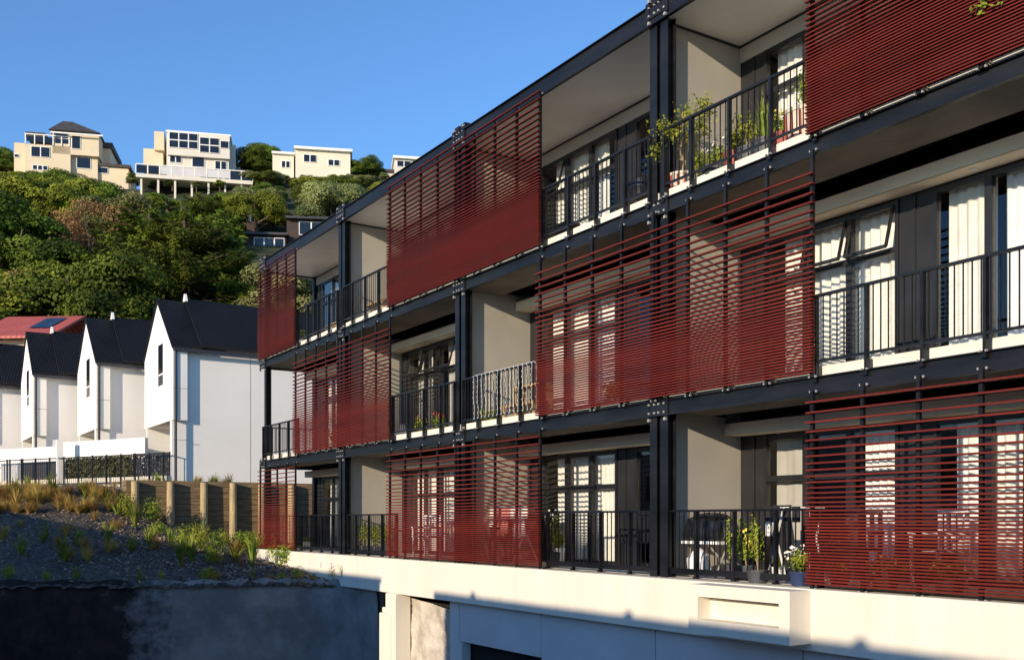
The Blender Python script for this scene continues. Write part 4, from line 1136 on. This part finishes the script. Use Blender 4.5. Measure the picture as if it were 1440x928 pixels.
for q in range(len(rows)-1):
    for j in range(n): g.f.append((q*n+j,q*n+(j+1)%n,(q+1)*n+(j+1)%n,(q+1)*n+j))
g.f.append(tuple(range((len(rows)-1)*n,len(rows)*n)))
addl(g,'cover','cover',r)
r=empty('plastic_bag',dp(983,.35,0),'white and red plastic sack under the white table','bag')
g=MB().lathe([(.13,0),(.17,.06),(.16,.25),(.09,.36),(.03,.40)],(0,0,0),12); g.v=[(x*random.uniform(.85,1.15),y*random.uniform(.85,1.15),z) for x,y,z in g.v]; addl(g,'sack','plast',r)
potplant(1031,.30,0,'trailing green plant in a dark pot right of the white table',.13,.2,'grey_pot','stem',.62,.2,seed=50)
potplant(1050,.30,0,'orange flowering plant beside the trailing plant on the ground balcony',.12,.2,'grey_pot','stem',.45,.16,seed=51,flower='yelf')
potplant(1066,.12,0,'slim plant in a round black pot at the front edge of the ground balcony',.15,.16,'grey_pot','stem',.65,.13,seed=52)
potplant(1126,.10,0,'plant with cream flowers in a glazed blue pot at the balcony edge',.14,.17,'blue_pot','bush',.30,.17,seed=53,flower='whif')
airer(1120,.75,0,'white folding clothes airer on the nearest ground floor balcony beside the screen',None,.55,.95,1.2)
garment(1100,.5,0,.98,.34,.62,'fabric','black jacket hanging over the white airer on the nearest ground balcony')
garment(1092,.66,0,.80,.14,.5,'cloth','white cloth hanging left of the black jacket')
potplant(1095,1.0,0,'small plant in a white pot behind the black jacket',.10,.16,'plast','bush',.22,.1,seed=54)
# hanging plant outside the right top screen
r=empty('hanging_plant',(at_y(1408,D+.1),D+.05,(HY-8)/F*(D/dirv(1408).y)+.1),'leafy shoots poking out through the right top louvre screen','plant')
rl=random.Random(9); P=[];N=[];g=MB()
for j in range(6):
    e=Vector((rl.uniform(-.22,.22),-.26,rl.uniform(-.32,.08))); g.tube([(0,0,-.05),e*.6,e],[.006,.005,.003],5)
    for q in range(9): P.append(tuple(e*rl.uniform(.6,1.1)+Vector((rl.gauss(0,.03),rl.gauss(0,.03)-.03,rl.gauss(0,.03))))); N.append((rl.gauss(0,1),-1,rl.gauss(.3,1)))
addl(g,'stem','stem',r); addl(MB().cards(P,N,.06,.6),'foliage','leaf_pot',r)
# small conduit stubs on parapet
for px in (452,467):
    x=at_y(px,D-.2); tag(MB().box(x-.02,D-.23,-1.12,x+.02,D-.202,-.98).build('wall_stub',M['gpanel'],apt))

# ================================================================= BUILDINGS ACROSS THE STREET (cast the long shade)
def block(x0,x1,z1,label,bumps=()):
    r=empty('street_building',((x0+x1)/2,-20,STREET),label,'building'); 
    sk=12.6 if bumps else 0  # unseen side slanted along the sun so its rear corner adds no shade
    MB().prism([(x0,-6),(x1,-6),(x1,-38),(x0+sk,-38)],'z',STREET,z1).build('wall',M['gpanel'],r)
    MB().prism([(x0-.06,-5.94),(x1+.06,-5.94),(x1+.06,-38.06),(x0+sk-.06,-38.06)],'z',z1,z1+.08).build('roof',M['trim'],r)  # unseen roof, made pale and deep to bounce light onto the soffits
    g=MB()
    for x in bumps: g.lathe([(.07,0),(.07,.09),(.11,.10),(.04,.15)],(x,-6.25,z1+.08),10)
    if bumps: g.build('roof_vent',M['bolt'],r)
    g=MB(); x=x0+1
    while x<x1-2: g.box(x,-6.0+.003,z1-1.9,x+1.4,-5.97,z1-.8); x+=2.6
    g.build('window',M['pane'],r)
block(-11.15,24,2.55,'flat roofed grey building across the street behind the camera',(-9.6,-5.2,-1.2))
block(-60,-13.6,2.70,'long low grey building across the street to the left of the gap')
